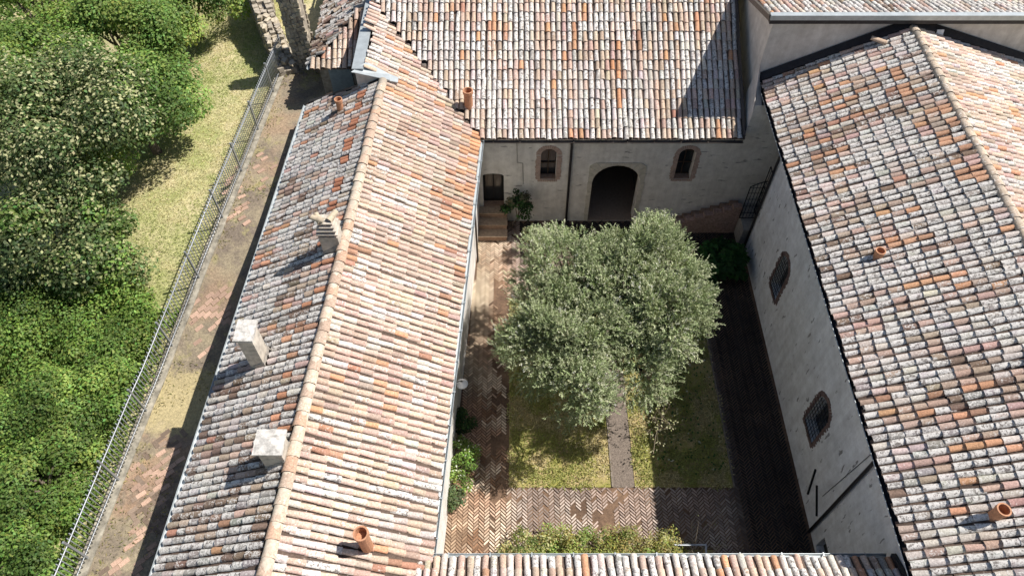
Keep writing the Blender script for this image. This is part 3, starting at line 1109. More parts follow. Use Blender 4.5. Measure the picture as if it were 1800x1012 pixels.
ps.build('passage_floor', simple('passage_brick_floor', (.27, .20, .15), .9, 0, .2, 10, .3), por)
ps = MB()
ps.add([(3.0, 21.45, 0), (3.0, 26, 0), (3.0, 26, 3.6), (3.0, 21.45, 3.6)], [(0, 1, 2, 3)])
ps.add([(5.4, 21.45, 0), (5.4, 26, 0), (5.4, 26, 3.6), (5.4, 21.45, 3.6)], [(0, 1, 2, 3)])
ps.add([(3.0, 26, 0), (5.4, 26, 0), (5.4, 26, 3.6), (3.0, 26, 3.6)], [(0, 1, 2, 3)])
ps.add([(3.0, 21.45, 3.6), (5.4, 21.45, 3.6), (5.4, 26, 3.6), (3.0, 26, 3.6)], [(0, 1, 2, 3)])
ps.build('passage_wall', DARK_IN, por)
# door
dr = flat_panel('door', simple('unlit_doorway_black', (.012, .011, .010), .7), far, f3, [(p[0], p[1]) for p in door], .30, .05)  # leaf coloured near black, standing in for the unlit room behind the doorway
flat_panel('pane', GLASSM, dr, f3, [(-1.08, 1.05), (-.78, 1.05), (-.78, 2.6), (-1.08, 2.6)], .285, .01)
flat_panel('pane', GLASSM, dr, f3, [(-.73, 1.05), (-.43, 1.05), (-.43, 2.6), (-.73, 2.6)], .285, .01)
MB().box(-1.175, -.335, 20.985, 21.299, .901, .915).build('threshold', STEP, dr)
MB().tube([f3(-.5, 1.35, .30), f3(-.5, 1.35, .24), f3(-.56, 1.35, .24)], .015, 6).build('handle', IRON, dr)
# windows
for u0, u1, z0, zs, sd_ in ((1.12, 1.74, 2.47, 3.79, 3), (6.46, 7.10, 2.5, 3.79, 4)):
    s_ = surround('window', simple('pinkish_brick_frame', (.42, .31, .25), .92, 0, .25, 9, .4), far, f3, u0, u1, z0, zs, .19, .012, sd_, jag=.03)
    flat_panel('pane', GLASSM, s_, f3, arch(u0 - .02, u1 + .02, z0 - .02, zs, (u1 - u0) / 2 + .02), .32, .02)
    fm = MB()
    fm.bar(f3((u0 + u1) / 2, z0, .29), f3((u0 + u1) / 2, zs + .3, .29), .045, .04)
    for z in (z0 + .03, z0 + .66, zs): fm.bar(f3(u0, z, .288), f3(u1, z, .288), .04, .04, (0, 1, 0))
    fm.build('frame', WOOD, s_)
    MB().box(u0 + .003, u1 - .003, WY + .01, WY + .31, z0 + .001, z0 + .03).build('sill', STEP, s_)
# roof
d_ = MB()
slab(d_, [(-5.3, FY, EZ), (8.6, FY, EZ), (8.6, 29.2, zF(0, 29.2)), (-5.3, 29.2, zF(0, 29.2))], .13)
slab(d_, [(-5.3, 29.2, zF(0, 29.2)), (8.6, 29.2, zF(0, 29.2)), (8.6, 36, 5.5), (-5.3, 36, 5.5)], .13)
roofF = d_.build('roof', DECK, far)
TF = Roof()
sf = math.atan(FK)


def keepF(q):
    if q.x < -5.2 or q.x > 8.58: return False
    if zE(q.x, q.y) > q.z - .02: return False
    return q.y < 29.1


TF.slope((-5.25, FY - .08, EZ), (1, 0, 0), (0, math.cos(sf), math.sin(sf)), 68, 24, PAL_FAR, keepF, sp=.2035, seed=21,
         streaks=((44, 45, 3, 9, (.60, .31, .17), .5),))
TF.build(roofF)
MB().bar((8.60, FY - .05, EZ + .14), (8.60, 29, zF(0, 29) + .14), .10, .16).build('verge_flashing', COPPER_DARK, far)
gutter(far, (-1.1, FY - .14, EZ - .04), (8.62, FY - .14, EZ - .04), COPPER_DARK, .07, 1.0)
MB().tube([(2.25, FY - .13, EZ - .1), (2.25, FY + .1, EZ - .32), (2.27, WY - .06, EZ - .5), (2.30, WY - .06, 0.02)], .05, 8).build('downpipe', DARK_METAL, far)
# valley sheet between the two roofs
vv = []
for y in (20.75, 22.5, 24.5, 26.4):
    x = gx(y) - (zF(0, y) - EZ) / ((RZ - EZ) / 3.45)
    vv.append(Vector((x, y, zF(0, y) + .03)))
mb = MB()
for a, b_ in zip(vv[:-1], vv[1:]): mb.bar(a, b_, .20, .03)
mb.build('valley_flashing', COPPER_DARK, far)
vent(far, -1.62, 21.85, 5.45, .75, .16)
# side / back shell
MB().add([(8.7, WY, 0), (8.7, 36, 0), (8.7, 36, 5), (8.7, WY, 5)], [(0, 1, 2, 3)]).build('wall', PL_FAR, far)
MB().add([(-5.3, 36, 0), (8.7, 36, 0), (8.7, 36, 5.5), (-5.3, 36, 5.5)], [(0, 1, 2, 3)]).build('wall', PL_FAR, far)
# thin cable on the wall
MB().tube([f3(.18, 4.7, -.01), f3(.2, 3.4, -.012), f3(.42, 3.36, -.012), f3(.45, 2.2, -.012)], .008, 5).build('cable', IRON, far)

# steps at the door
st = empty('door_steps', (-.8, 20.5, 0), 'three terracotta steps leading up to the small dark door in the far left corner', 'steps')
for i, (ya, yb, z) in enumerate(((20.62, 20.98, .90), (20.24, 20.62, .60), (19.86, 20.24, .30))):
    MB().box(-1.42 - .0 * i, -.22, ya, yb, 0, z - .04).build('riser', STEP, st)
    MB().box(-1.42, -.19, ya - .04, yb - .001, z - .039, z).build('tread', simple('worn_tread', (.36, .27, .19), .9, 0, .25, 9, .3), st)

# stair with stepped brick parapet at the right end of the far wall
sb = empty('brick_stair', (8, 20.6, 0), 'brick stair with stepped parapet climbing right along the far wall to the iron gate', 'stairs')
nst = 9
for i in range(nst):
    xa, xb = 6.1 + i * .36, 6.1 + (i + 1) * .36
    z = .32 + i * .155
    MB().box(xa + .004, xb - .004, 20.30, 20.55, 0, z).build('parapet_block', BRICK_OLD, sb)
    MB().box(xa + .006, xb - .002, 20.552, 20.98, 0, max(.1, z - .3)).build('step', STEP, sb)
MB().box(9.36, 12.0, 19.55, 20.98, 0, 1.05).build('landing', simple('pale_landing_stone', (.34, .31, .27), .9, 0, .25, 6, .3), sb)

# iron gate
gt = empty('iron_gate', (9.8, 20.1, 1.05), 'black wrought iron gate with arched top on the stair landing by the corner', 'gate')
GZ = 1.06


def gate_leaf(p0, p1, h0, h1):
    p0, p1 = Vector(p0), Vector(p1)
    n = 5
    hs = [h0 + (h1 - h0) * math.sin(math.pi / 2 * i / n) for i in range(n + 1)]
    fr = MB()
    pts = [p0 + (p1 - p0) * (i / n) for i in range(n + 1)]
    fr.tube([p0 + Vector((0, 0, .05))] + [pts[i] + Vector((0, 0, hs[i])) for i in range(n + 1)] + [p1 + Vector((0, 0, .05)), p0 + Vector((0, 0, .05))], .022, 6)
    leaf = fr.build('gate_leaf', IRON, gt)
    for i in range(1, n): MB().tube([pts[i] + Vector((0, 0, .05)), pts[i] + Vector((0, 0, hs[i]))], .012, 6).build('bar', IRON, leaf)
    for z in (.35, .75, 1.15, 1.5, 1.8):
        MB().tube([p0 + Vector((0, 0, z)), p1 + Vector((0, 0, z))], .011, 6).build('cross_bar', IRON, leaf)
    return leaf


gate_leaf((9.28, 20.15, GZ), (9.92, 20.15, GZ), 1.85, 2.15)
gate_leaf((9.98, 19.75, GZ), (9.98, 20.6, GZ), 2.3, 2.5)
MB().tube([(9.95, 20.15, GZ - .05), (9.95, 20.15, GZ + 2.55)], .035, 8).build('gate_post', IRON, gt)

# ================================================================== RIGHT BUILDING
rb = empty('side_house', (11.5, 12, 0), 'tall house with lichened tile roof and two grilled windows along the right of the courtyard', 'building')
WX = 9.6


def r3(u, z, d): return (WX + d, u, z)


wins = [(15.56, 16.38, 1.75, 3.2), (9.98, 10.86, 1.72, 3.15)]
holes = [arch(a, b_, z0, zs, .42) for a, b_, z0, zs in wins]
low = [(6.55, .12), (7.25, .12), (7.25, .95), (6.55, .95)]
wall_plate('wall', PL_RIGHT, rb, r3, [(2, -.05), (19.4, -.05), (19.4, 6.28), (2, 6.28)], holes + [low], .42)
flat_panel('cellar_hatch', DARK_IN, rb, r3, low, .25, .03)
mb = MB()
mb.add([(WX, 19.4, -.05), (12, 19.4, -.05), (12, 19.4, 7), (WX, 19.4, 6.28)], [(0, 1, 2, 3)])
mb.add([(12, 19.4, -.05), (12, 22.3, -.05), (12, 22.3, 7), (12, 19.4, 7)], [(0, 1, 2, 3)])
mb.add([(20, 2, -.05), (20, 22.3, -.05), (20, 22.3, 6.4), (20, 2, 6.4)], [(0, 1, 2, 3)])
mb.add([(WX, 2, -.05), (20, 2, -.05), (20, 2, 6.4), (RXR, 2, RZR - .1), (WX, 2, 6.28)], [(0, 1, 2, 3, 4)])
mb.build('wall', PL_RIGHT, rb)
redbrick = simple('red_brown_brick_frame', (.17, .115, .10), .92, 0, .35, 9, .4)
for (a, b_, z0, zs), hp in zip(wins, holes):
    wd = surround('window', redbrick, rb, r3, a, b_, z0, zs, .17, .015, int(a), jag=.06)
    flat_panel('pane', GLASSM, wd, r3, [(p[0], p[1]) for p in hp], .34, .02)
    for i in range(1, 7):
        u = a + (b_ - a) * i / 7
        k_ = math.sqrt(max(0, 1 - ((u - (a + b_) / 2) / ((b_ - a) / 2)) ** 2)) * .42
        MB().tube([r3(u, z0 - .02, -.04), r3(u, zs + k_, -.04)], .011, 6).build('grille_bar', IRON, wd)
    for z in np.linspace(z0 + .15, zs + .22, 8):
        MB().tube([r3(a - .06, z, -.055), r3(b_ + .06, z, -.055)], .011, 6).build('grille_bar', IRON, wd)
d_ = MB()
slab(d_, [(RX0, 2, RZ0), (RX0, 22.3, RZ0), (RXR, 22.3, RZR), (RXR, 2, RZR)], .13)
EK = .314
slab(d_, [(RXR, 2, RZR), (RXR, 22.3, RZR), (20.4, 22.3, RZR - EK * 6.67), (20.4, 2, RZR - EK * 6.67)], .13)
roofR = d_.build('roof', DECK, rb)
TR = Roof()
sr = math.atan2(RZR - RZ0, RXR - RX0)
OR2 = (.55, .33, .215)
TR.slope((RX0 - .08, 2.1, RZ0), (0, 1, 0), (math.cos(sr), 0, math.sin(sr)), 97, 14, PAL_RIGHT, lambda q: q.x < RXR - .08 and q.y < 22.28, sp=.207, seed=31,
         streaks=((82, 88, 10, 10, OR2, .9), (70, 78, 11, 12, OR2, .55), (55, 55, 4, 7, OR2, .9), (62, 66, 11, 12, OR2, .5), (73, 75, 2, 4, OR2, .6), (85, 86, 5, 6, OR2, .6)))
se = math.atan(EK)
TR.slope((20.4, 2.1, RZR - EK * 6.67), (0, 1, 0), (-math.cos(se), 0, math.sin(se)), 97, 19, palette(dict(cream=5, pale=4, pink=1.6, orange=.5, tan=1, white=1)),
         lambda q: q.x > RXR + .10 and q.y < 22.28 and q.x < 20.5, sp=.207, seed=32)
TR.build(roofR)
ridge_tiles(roofR, (RXR, 2.2, RZR + .09), (RXR, 22.2, RZR + .09), [((.50, .42, .33), .4), ((.47, .39, .31), .5), ((.53, .44, .34), .35)], .155, .115, ex=.40, seed=6)
half_round((RXR, 2.2, RZR + .05), (RXR, 22.2, RZR + .05), .137, .133).build('ridge_mortar', simple('grey_lime_mortar', (.42, .36, .29), .95, 0, .2, 12), roofR)
go = gutter(rb, (RX0 - .10, 2, RZ0 - .05), (RX0 - .10, 22.3, RZ0 - .05), DARK_METAL, .085, 0)
MB().tube([(RX0 - .185, 2, RZ0 - .04), (RX0 - .185, 22.3, RZ0 - .04)], .014, 6).build('gutter_lip', ZINC, go)
MB().tube([(RX0 - .1, 7.9, RZ0 - .12), (WX - .07, 7.85, RZ0 - .5), (WX - .07, 7.8, 5.2), (WX - .07, 7.72, .03)], .05, 8).build('downpipe', DARK_METAL, rb)
MB().tube([(RX0 - .1, 19.3, RZ0 - .12), (WX - .07, 19.3, RZ0 - .5), (WX - .07, 19.32, .03)], .05, 8).build('downpipe', DARK_METAL, rb)
MB().tube([(WX - .02, 8.1, 6.0), (WX - .02, 8.08, 5.3), (WX - .02, 8.3, 1.6)], .009, 5).build('cable', IRON, rb)
MB().bar((WX - .03, 9.16, 1.6), (WX - .03, 8.76, .55), .05, .05).build('wall_tie', IRON, rb)
MB().bar((WX - .03, 8.72, 1.4), (WX - .03, 7.95, .82), .05, .05).build('wall_tie', IRON, rb)
vent(rb, 10.55, 13.35, 7.05, .32, .12)
vent(rb, 10.9, 5.72, 7.2, .5, .13)
cb = MB(); shaft(cb, (14.1, 9.1, .7, .9), 7.6, 9.75); ch = cb.build('chimney', CHIM_PL, rb)
cb = MB(); shaft(cb, (14.1, 9.1, .86, 1.06), 9.77, 9.86); cb.build('cap', STONE_CAP, ch)
# dark flashings against the taller block behind
mb = MB()
mb.hexa([(RX0 - .15, 22.12, RZ0 + .02), (RX0 - .15, 22.36, RZ0 + .02), (RXR, 22.36, RZR + .1), (RXR, 22.12, RZR + .1),
         (RX0 - .15, 22.12, RZ0 + .16), (RX0 - .15, 22.36, RZ0 + .30), (RXR, 22.36, RZR + .34), (RXR, 22.12, RZR + .2)])
mb.hexa([(RXR, 22.12, RZR + .1), (RXR, 22.36, RZR + .1), (20.4, 22.36, RZR - EK * 6.67 + .06), (20.4, 22.12, RZR - EK * 6.67 + .06),
         (RXR, 22.12, RZR + .2), (RXR, 22.36, RZR + .34), (20.4, 22.36, RZR - EK * 6.67 + .3), (20.4, 22.12, RZR - EK * 6.67 + .16)])
mb.build('verge_flashing', DARK_METAL, rb)

# ================================================================== TALL BLOCK behind
tb = empty('tall_block', (14, 26, 0), 'plain tall plastered block with a single pitch tile roof behind the right hand house', 'building')
TY, TX, TTZ, TK = 22.4, 9.0, 8.95, .33
mb = MB()
mb.add([(TX, TY, -.1), (24, TY, -.1), (24, TY, TTZ), (TX, TY, TTZ)], [(0, 1, 2, 3)])
mb.add([(TX, TY, -.1), (TX, 34, -.1), (TX, 34, TTZ - TK * 11.6), (TX, TY, TTZ)], [(0, 1, 2, 3)])
mb.add([(24, TY, -.1), (24, 34, -.1), (24, 34, TTZ - TK * 11.6), (24, TY, TTZ)], [(0, 1, 2, 3)])
mb.build('wall', PL_TALL, tb)
# sloping corner piece added to cover the gap between block and far wall
MB().hexa([(8.66, 21.003, 4.2), (9.16, 21.003, 4.2), (9.16, 22.39, 4.2), (8.66, 22.39, 4.2), (8.78, 21.003, 5.7), (9.14, 21.003, 5.7), (9.14, 22.39, 6.5), (8.99, 22.39, 7.0)]).build('corner_infill', PL_TALL, tb)
d_ = MB()
slab(d_, [(TX - .25, TY - .28, TTZ + .05), (24.2, TY - .28, TTZ + .05), (24.2, 34, TTZ + .05 - TK * 11.88), (TX - .25, 34, TTZ + .05 - TK * 11.88)], .12)
roofT = d_.build('roof', DECK, tb)
TT = Roof()
stt = math.atan(TK)
TT.slope((TX - .2, 28.5, TTZ + .05 - TK * (28.5 - TY + .28)), (1, 0, 0), (0, -math.cos(stt), math.sin(stt)), 70, 18, PAL_RIGHT, lambda q: q.y > TY - .15, sp=.207, seed=41)
TT.build(roofT)
MB().box(TX - .28, 24.2, TY - .36, TY - .16, TTZ + .02, TTZ + .20).build('metal_capping', ZINC, tb)
MB().box(TX - .26, 24.2, TY - .33, TY - .02, TTZ - .14, TTZ + .015).build('fascia', DARK_METAL, tb)
mb = MB().bar((TX - .27, TY - .3, TTZ + .07), (TX - .27, 34, TTZ + .07 - TK * 11.9), .10, .18)
mb.build('verge_flashing', COPPER_DARK, tb)

# ================================================================== NEAR ROOF (bottom edge)
nb = empty('near_house', (4, 3, 0), 'low roof along the bottom edge with a grey gutter facing the courtyard', 'building')
d_ = MB()
slab(d_, [(-2.3, NYE, EZ), (9.55, NYE, EZ), (9.55, 0.5, zN(0, .5)), (-6, 0.5, zN(0, .5))], .12)
roofN = d_.build('roof', DECK, nb)
TN = Roof()
sn = math.atan(NK)
TN.slope((9.5, NYE + .05, EZ), (-1, 0, 0), (0, -math.cos(sn), math.sin(sn)), 70, 11, PAL_FAR, lambda q: zE(q.x, q.y) < q.z + .05, sp=.205, seed=51)
TN.build(roofN)
MB().add([(-2.2, NYE - .25, -.1), (9.6, NYE - .25, -.1), (9.6, NYE - .25, EZ), (-2.2, NYE - .25, EZ)], [(0, 1, 2, 3)]).build('wall', PL_LEFT, nb)
gutter(nb, (-2.0, NYE + .12, EZ - .03), (9.45, NYE + .12, EZ - .03), ZINC, .075, 1.05)
MB().bar((9.52, NYE + .1, EZ + .12), (9.52, .6, zN(0, .6) + .12), .12, .14).build('verge_flashing', DARK_METAL, nb)
MB().bar((-2.1, NYE + .1, EZ + .04), (-5.6, .6, zN(0, .6) + .04), .34, .03).build('valley_flashing', ZINC, nb)

# ================================================================== RUINED WALL, upper left
def ruin(name, pts, thick, label, seed):
    """rubble wall of separate courses of uneven stones with a ragged top; pts = (x, y, z0, z1)"""
    rs = random.Random(seed)
    e = empty(name, (pts[0][0], pts[0][1], pts[0][2]), label, 'ruin')
    core = MB()
    stones = []
    for (xa, ya, za, ha), (xb, yb, zb, hb) in zip(pts[:-1], pts[1:]):
        a, b_ = Vector((xa, ya, 0)), Vector((xb, yb, 0))
        d = (b_ - a); L = d.length; d.normalize(); s = Vector((d.y, -d.x, 0)) * thick / 2
        core.hexa([a - s + Vector((0, 0, za)), a + s + Vector((0, 0, za)), b_ + s + Vector((0, 0, zb)), b_ - s + Vector((0, 0, zb)),
                   a - s + Vector((0, 0, ha - .12)), a + s + Vector((0, 0, ha - .12)), b_ + s + Vector((0, 0, hb - .12)), b_ - s + Vector((0, 0, hb - .12))])
        q = 0
        while q < L:
            w_ = rs.uniform(.14, .30)
            top = ha + (hb - ha) * q / L
            for row in range(3):
                off = -1 + row * 1.0
                hh = rs.uniform(.08, .24)
                stones.append((a + d * (q + w_ / 2) + s * off * .72 + Vector((0, 0, top - .1 + hh / 2 + rs.uniform(-.06, .10))), d, w_, thick * rs.uniform(.2, .38), hh, rs.uniform(-.7, .7)))
            for row in range(int((top - min(za, zb)) / .21)):
                for side in (-1, 1):
                    z = top - .22 - row * .21
                    stones.append((a + d * (q + w_ / 2 + rs.uniform(-.05, .05)) + s * side * 1.0 + Vector((0, 0, z)), d, w_ * rs.uniform(.8, 1.0), rs.uniform(.06, .16), rs.uniform(.14, .20), 0))
            q += w_
    core.build('core', RUIN, e)
    for c_, d, w_, t_, h_, tw in stones[:290]:
        mb = MB()
        dd = (Matrix.Rotation(tw, 3, 'Z') @ d)
        mb.bar(-dd * w_ / 2, dd * w_ / 2, t_, h_)
        mb.v = [tuple(Vector(p) * 1.0 + c_ + Vector((rs.uniform(-.03, .03), rs.uniform(-.03, .03), rs.uniform(-.03, .03)))) for p in mb.v]
        mb.build('stone', RUIN if rs.random() < .6 else STONE_R2, e)
    if len(stones) > 290:
        mb = MB()
        for c_, d, w_, t_, h_, tw in stones[290:]:
            mb.bar(c_ - d * w_ / 2, c_ + d * w_ / 2, t_, h_)
        tag(mb.build('stones', RUIN, e), kind='stuff')
    return e


STONE_R2 = simple('pale_rubble_stone', (.47, .41, .31), .95, 0, .35, 6, .6)
ruin('ruined_wall', [(-9.4, 25.7, 3.3, 4.25), (-9.68, 26.2, 3.2, 4.45), (-10.21, 27.42, 3.0, 4.85), (-11.09, 29.32, 3.0, 5.25), (-12.0, 32.5, 2.8, 5.2)], .75, 'ruined rubble stone wall with a ragged sunlit top above the lawn', 3)
ruin('ruined_pier', [(-9.15, 26.35, 3.5, 7.6), (-8.35, 26.3, 3.5, 7.9)], .5, 'tall shaded stone pier standing between the ruined wall and the mossy roof', 4)

# ================================================================== FENCE
fn = empty('railing_fence', (fence_x(15), 15, TZ + .1), 'long grey steel bar railing along the outer edge of the terrace', 'fence')
for z, r_ in ((.12, .018), (1.12, .022)):
    MB().tube([(fence_x(y), y, tz(y) + .1 + z) for y in np.linspace(1.5, 26.6, 26)], r_, 6).build('rail', FENCE, fn)
y = 1.6
bar_me = MB().tube([(0, 0, 0), (0, 0, 1.27)], .015, 5).build('bar', FENCE, fn)
bar_me.location = (fence_x(1.6), 1.6, tz(1.6) + .1)
i = 0
while y < 26.5:
    y += .135
    fz = tz(y) + .1
    if i % 17 == 16:
        MB().box(fence_x(y) - .03, fence_x(y) + .03, y - .03, y + .03, fz - .05, fz + 1.36).build('post', FENCE, fn)
    else:
        o = bpy.data.objects.new('bar', bar_me.data)
        o.location = (fence_x(y), y, fz)
        COL.objects.link(o); attach(o, fn)
    i += 1

# ================================================================== VEGETATION
def leaf_quads(P, Dv, Nv, L, W):
    """diamond leaves: P base point, D direction, N normal (all (n,3)), L length, W width (n,)"""
    Dv = Dv / (np.linalg.norm(Dv, axis=1, keepdims=True) + 1e-9)
    S = np.cross(Dv, Nv)
    S /= (np.linalg.norm(S, axis=1, keepdims=True) + 1e-9)
    L, W = L[:, None], W[:, None]
    q = np.empty((len(P), 4, 3))
    q[:, 0] = P
    q[:, 1] = P + Dv * L * .45 + S * W * .5
    q[:, 2] = P + Dv * L
    q[:, 3] = P + Dv * L * .45 - S * W * .5
    return q


def rand_unit(rs, n):
    v = rs.normal(size=(n, 3))
    return v / np.linalg.norm(v, axis=1, keepdims=True)


def leaf_colors(rs, n, base, var=.22, hue=.1):
    b_ = np.array(base)[None] * (1 + rs.normal(size=(n, 1)) * var)
    b_ = b_ * (1 + rs.normal(size=(n, 3)) * hue * np.array([1, .5, .8]))
    return np.concatenate([np.clip(b_, .008, .6), np.ones((n, 1))], 1)


def R_BIG(r): return max(r) > 1.35


def tree(name, label, cat, base, crown, radii, colors, nclump=60, leaves=16000, lsize=.16, seed=0, group=None, flowers=None, clump_r=.27, up=.35, mat=LEAF, trunk_r=.16, fill=.62):
    rs = np.random.default_rng(seed)
    if R_BIG(radii): nclump, clump_r = (int(nclump * .62), .36) if cat == 'bush' else (int(nclump * .55), .33)
    e = empty(name, base, label, cat, group)
    C = np.array(crown, float)
    R = np.array(radii, float)
    # clump centres spread over the crown's volume, mostly near the outside
    d = rand_unit(rs, nclump)
    d[:, 2] = np.where(d[:, 2] < -.15, -d[:, 2] * .8, d[:, 2])
    rr = (fill + (1 - fill) * rs.random(nclump) ** .6) * (.84 + .3 * rs.random(nclump))
    cc = C + d * R * rr[:, None]
    cr = R.mean() * clump_r * (.65 + .7 * rs.random(nclump))
    # leaves
    wgt = cr ** 2; wgt /= wgt.sum()
    ci = rs.choice(nclump, size=leaves, p=wgt)
    ld = rand_unit(rs, leaves)
    lr = rs.random(leaves) ** .42
    P = cc[ci] + ld * (cr[ci] * lr)[:, None] * np.array([1, 1, .8])
    Nv = ld * .7 + np.array([0, 0, .7]) + rand_unit(rs, leaves) * .55
    Dv = np.cross(Nv, rand_unit(rs, leaves)) + np.array([0, 0, -.15])
    L = lsize * (.6 + .8 * rs.random(leaves))
    cb = np.array(colors)[rs.integers(len(colors), size=nclump)]
    tint = (.58 + .78 * rs.random(nclump))[:, None]
    col = leaf_colors(rs, leaves, (1, 1, 1), .18, .08)
    col[:, :3] = np.clip(col[:, :3] / 1.0, .3, 2) if False else col[:, :3]
    base_c = (cb * tint)[ci]
    vari = 1 + rs.normal(size=(leaves, 1)) * .22
    huev = 1 + rs.normal(size=(leaves, 3)) * np.array([.12, .06, .1])
    colr = np.clip(base_c * vari * huev, .008, .5)
    if flowers:
        fc, frac = flowers
        sel = (rs.random(leaves) < frac) & (lr > .75) & (ld[:, 2] > -.1)
        colr[sel] = np.array(fc) * (.8 + .4 * rs.random((sel.sum(), 1)))
    q = leaf_quads(P, Dv, Nv, L, L * .62)
    me = np_mesh('crown', q, 4, [(0, 1, 2, 3)], mat, np.concatenate([colr, np.ones((leaves, 1))], 1))
    link('crown', me, e)
    # trunk and limbs
    tb_ = MB()
    b0 = Vector(base)
    fork = b0 + (Vector(crown) - b0) * .5
    tb_.tube([b0 - Vector((0, 0, .2)), b0 + (fork - b0) * .5 + Vector((rs.normal() * .08, rs.normal() * .08, 0)), fork], [trunk_r * 1.25, trunk_r, trunk_r * .8], 8)
    for i in rs.choice(nclump, size=min(9, nclump), replace=False):
        t_ = Vector(cc[i])
        mid = fork + (t_ - fork) * .5 + Vector((rs.normal() * .15, rs.normal() * .15, .1))
        tb_.tube([fork, mid, t_], [trunk_r * .55, trunk_r * .33, trunk_r * .1], 6, False)
    tb_.build('trunk', BARK, e)
    return e


G_DARK = [(.105, .15, .055), (.13, .175, .065), (.085, .125, .045)]
G_MID = [(.155, .245, .06), (.125, .21, .05), (.18, .27, .07)]
G_BRIGHT = [(.205, .31, .068), (.165, .26, .056), (.25, .355, .085), (.135, .215, .05)]
G_LIME = [(.24, .32, .08), (.19, .28, .07)]
GRP = 'trees on the slope below the terrace'
CREAMF = ((.46, .46, .25), .42)


def lz(x, y): return float(lawn_z(np.array(x), np.array(y)))


TREES = [  # crown centres raised along the line of sight, x and y scaled about camera
    ('flowering_tree', 'large dark tree dotted with cream flower clusters, the biggest crown left of the lawn', (-15.63, 19.66, 5.45), (3.4, 3.1, 2.9), G_DARK, 90, 42000, .125, CREAMF),
    ('leafy_tree', 'dense mid green tree bulging right over the lawn beside the flowering tree', (-13.96, 21.55, 5.25), (2.0, 2.4, 2.3), G_MID, 70, 26100, .12, None),
    ('feathery_tree', 'feathery bright green tree at the left edge above the flowering tree', (-18.70, 23.19, 5.85), (2.4, 2.0, 2.0), G_BRIGHT, 60, 21750, .12, None),
    ('corner_tree', 'bright green tree filling the top left corner of the picture', (-19.45, 27.58, 5.85), (2.8, 2.8, 2.3), G_BRIGHT, 60, 21750, .12, None),
    ('yellow_green_tree', 'yellowish green tree at the top edge left of the bare branches', (-15.93, 25.86, 5.25), (2.3, 2.2, 2.0), G_MID + G_LIME, 60, 21750, .12, None),
    ('lawn_head_tree', 'rounded green tree at the head of the lawn near the top edge', (-14.28, 29.31, 4.45), (2.2, 2.4, 2.0), G_MID + G_LIME[:1], 60, 21750, .12, None),
    ('dark_shrub_tree', 'dark tree with pale flower flecks below the big flowering tree at the left edge', (-15.32, 15.98, 4.25), (2.5, 2.1, 2.1), G_DARK + G_MID[:1], 60, 22000, .13, ((.36, .38, .18), .3)),
    ('upper_thicket', 'bright green bush at the upper end of the thicket below the lawn', (-14.36, 14.27, 2.40), (2.2, 1.7, 2.1), G_BRIGHT, 64, 27000, .095, None),
    ('left_edge_bush', 'bright green bush on the left edge beside the upper thicket', (-17.20, 13.29, 2.40), (2.0, 2.3, 2.4), G_BRIGHT, 64, 27000, .095, None),
    ('fence_bush', 'olive green bush pressing against the railing halfway down the fence', (-13.44, 11.92, 2.20), (1.4, 1.9, 1.5), G_BRIGHT + G_MID, 56, 21000, .095, None),
    ('middle_bush', 'dense green bush in the middle of the thicket left of the fence', (-14.95, 10.07, 2.20), (1.9, 1.7, 2.2), G_BRIGHT, 64, 25500, .095, None),
    ('fine_leaved_bush', 'fine leaved lighter bush low down against the railing', (-13.83, 8.21, 2.20), (1.45, 2.0, 1.6), G_LIME + G_BRIGHT, 56, 24000, .095, None),
    ('bottom_bush', 'dark green bush in the bottom left corner beside the railing', (-14.17, 5.47, 2.10), (1.6, 1.9, 1.7), G_MID, 56, 24000, .095, None),
    ('bottom_edge_bush', 'mid green bush on the left edge above the bottom corner', (-15.84, 7.23, 2.00), (1.9, 1.9, 1.6), G_BRIGHT + G_MID, 48, 21000, .095, None),
]
for i, (nm, lab, c_, r_, cols, ncl, nl, ls, fl) in enumerate(TREES):
    tree(nm, lab, 'bush' if 'bush' in nm or 'thicket' in nm else 'tree', (c_[0], c_[1], lz(c_[0], c_[1])), c_, r_, cols, ncl, nl, ls, 100 + i, GRP, fl)
# far wood behind, beyond the top left corner
rs = np.random.default_rng(77)
n = 26000
P = np.stack([rs.uniform(-40, -21.5, n), rs.uniform(8, 45, n), np.zeros(n)], 1)
P[:, 2] = lawn_z(P[:, 0], P[:, 1]) + .4 + 2.6 * vnoise(P[:, 0], P[:, 1], .5, 6) * rs.random(n) ** .4
q = leaf_quads(P, rand_unit(rs, n), np.array([0, 0, 1.]) + rand_unit(rs, n) * .6, np.full(n, .3) * (.6 + .8 * rs.random(n)), np.full(n, .2))
cl = np.array(G_MID)[rs.integers(3, size=n)] * (.7 + .6 * rs.random((n, 1)))
tag(link('far_wood', np_mesh('far_wood', q, 4, [(0, 1, 2, 3)], LEAF, np.concatenate([cl, np.ones((n, 1))], 1))), 'dense green undergrowth farther down the slope at the left edge', 'wood', kind='stuff')

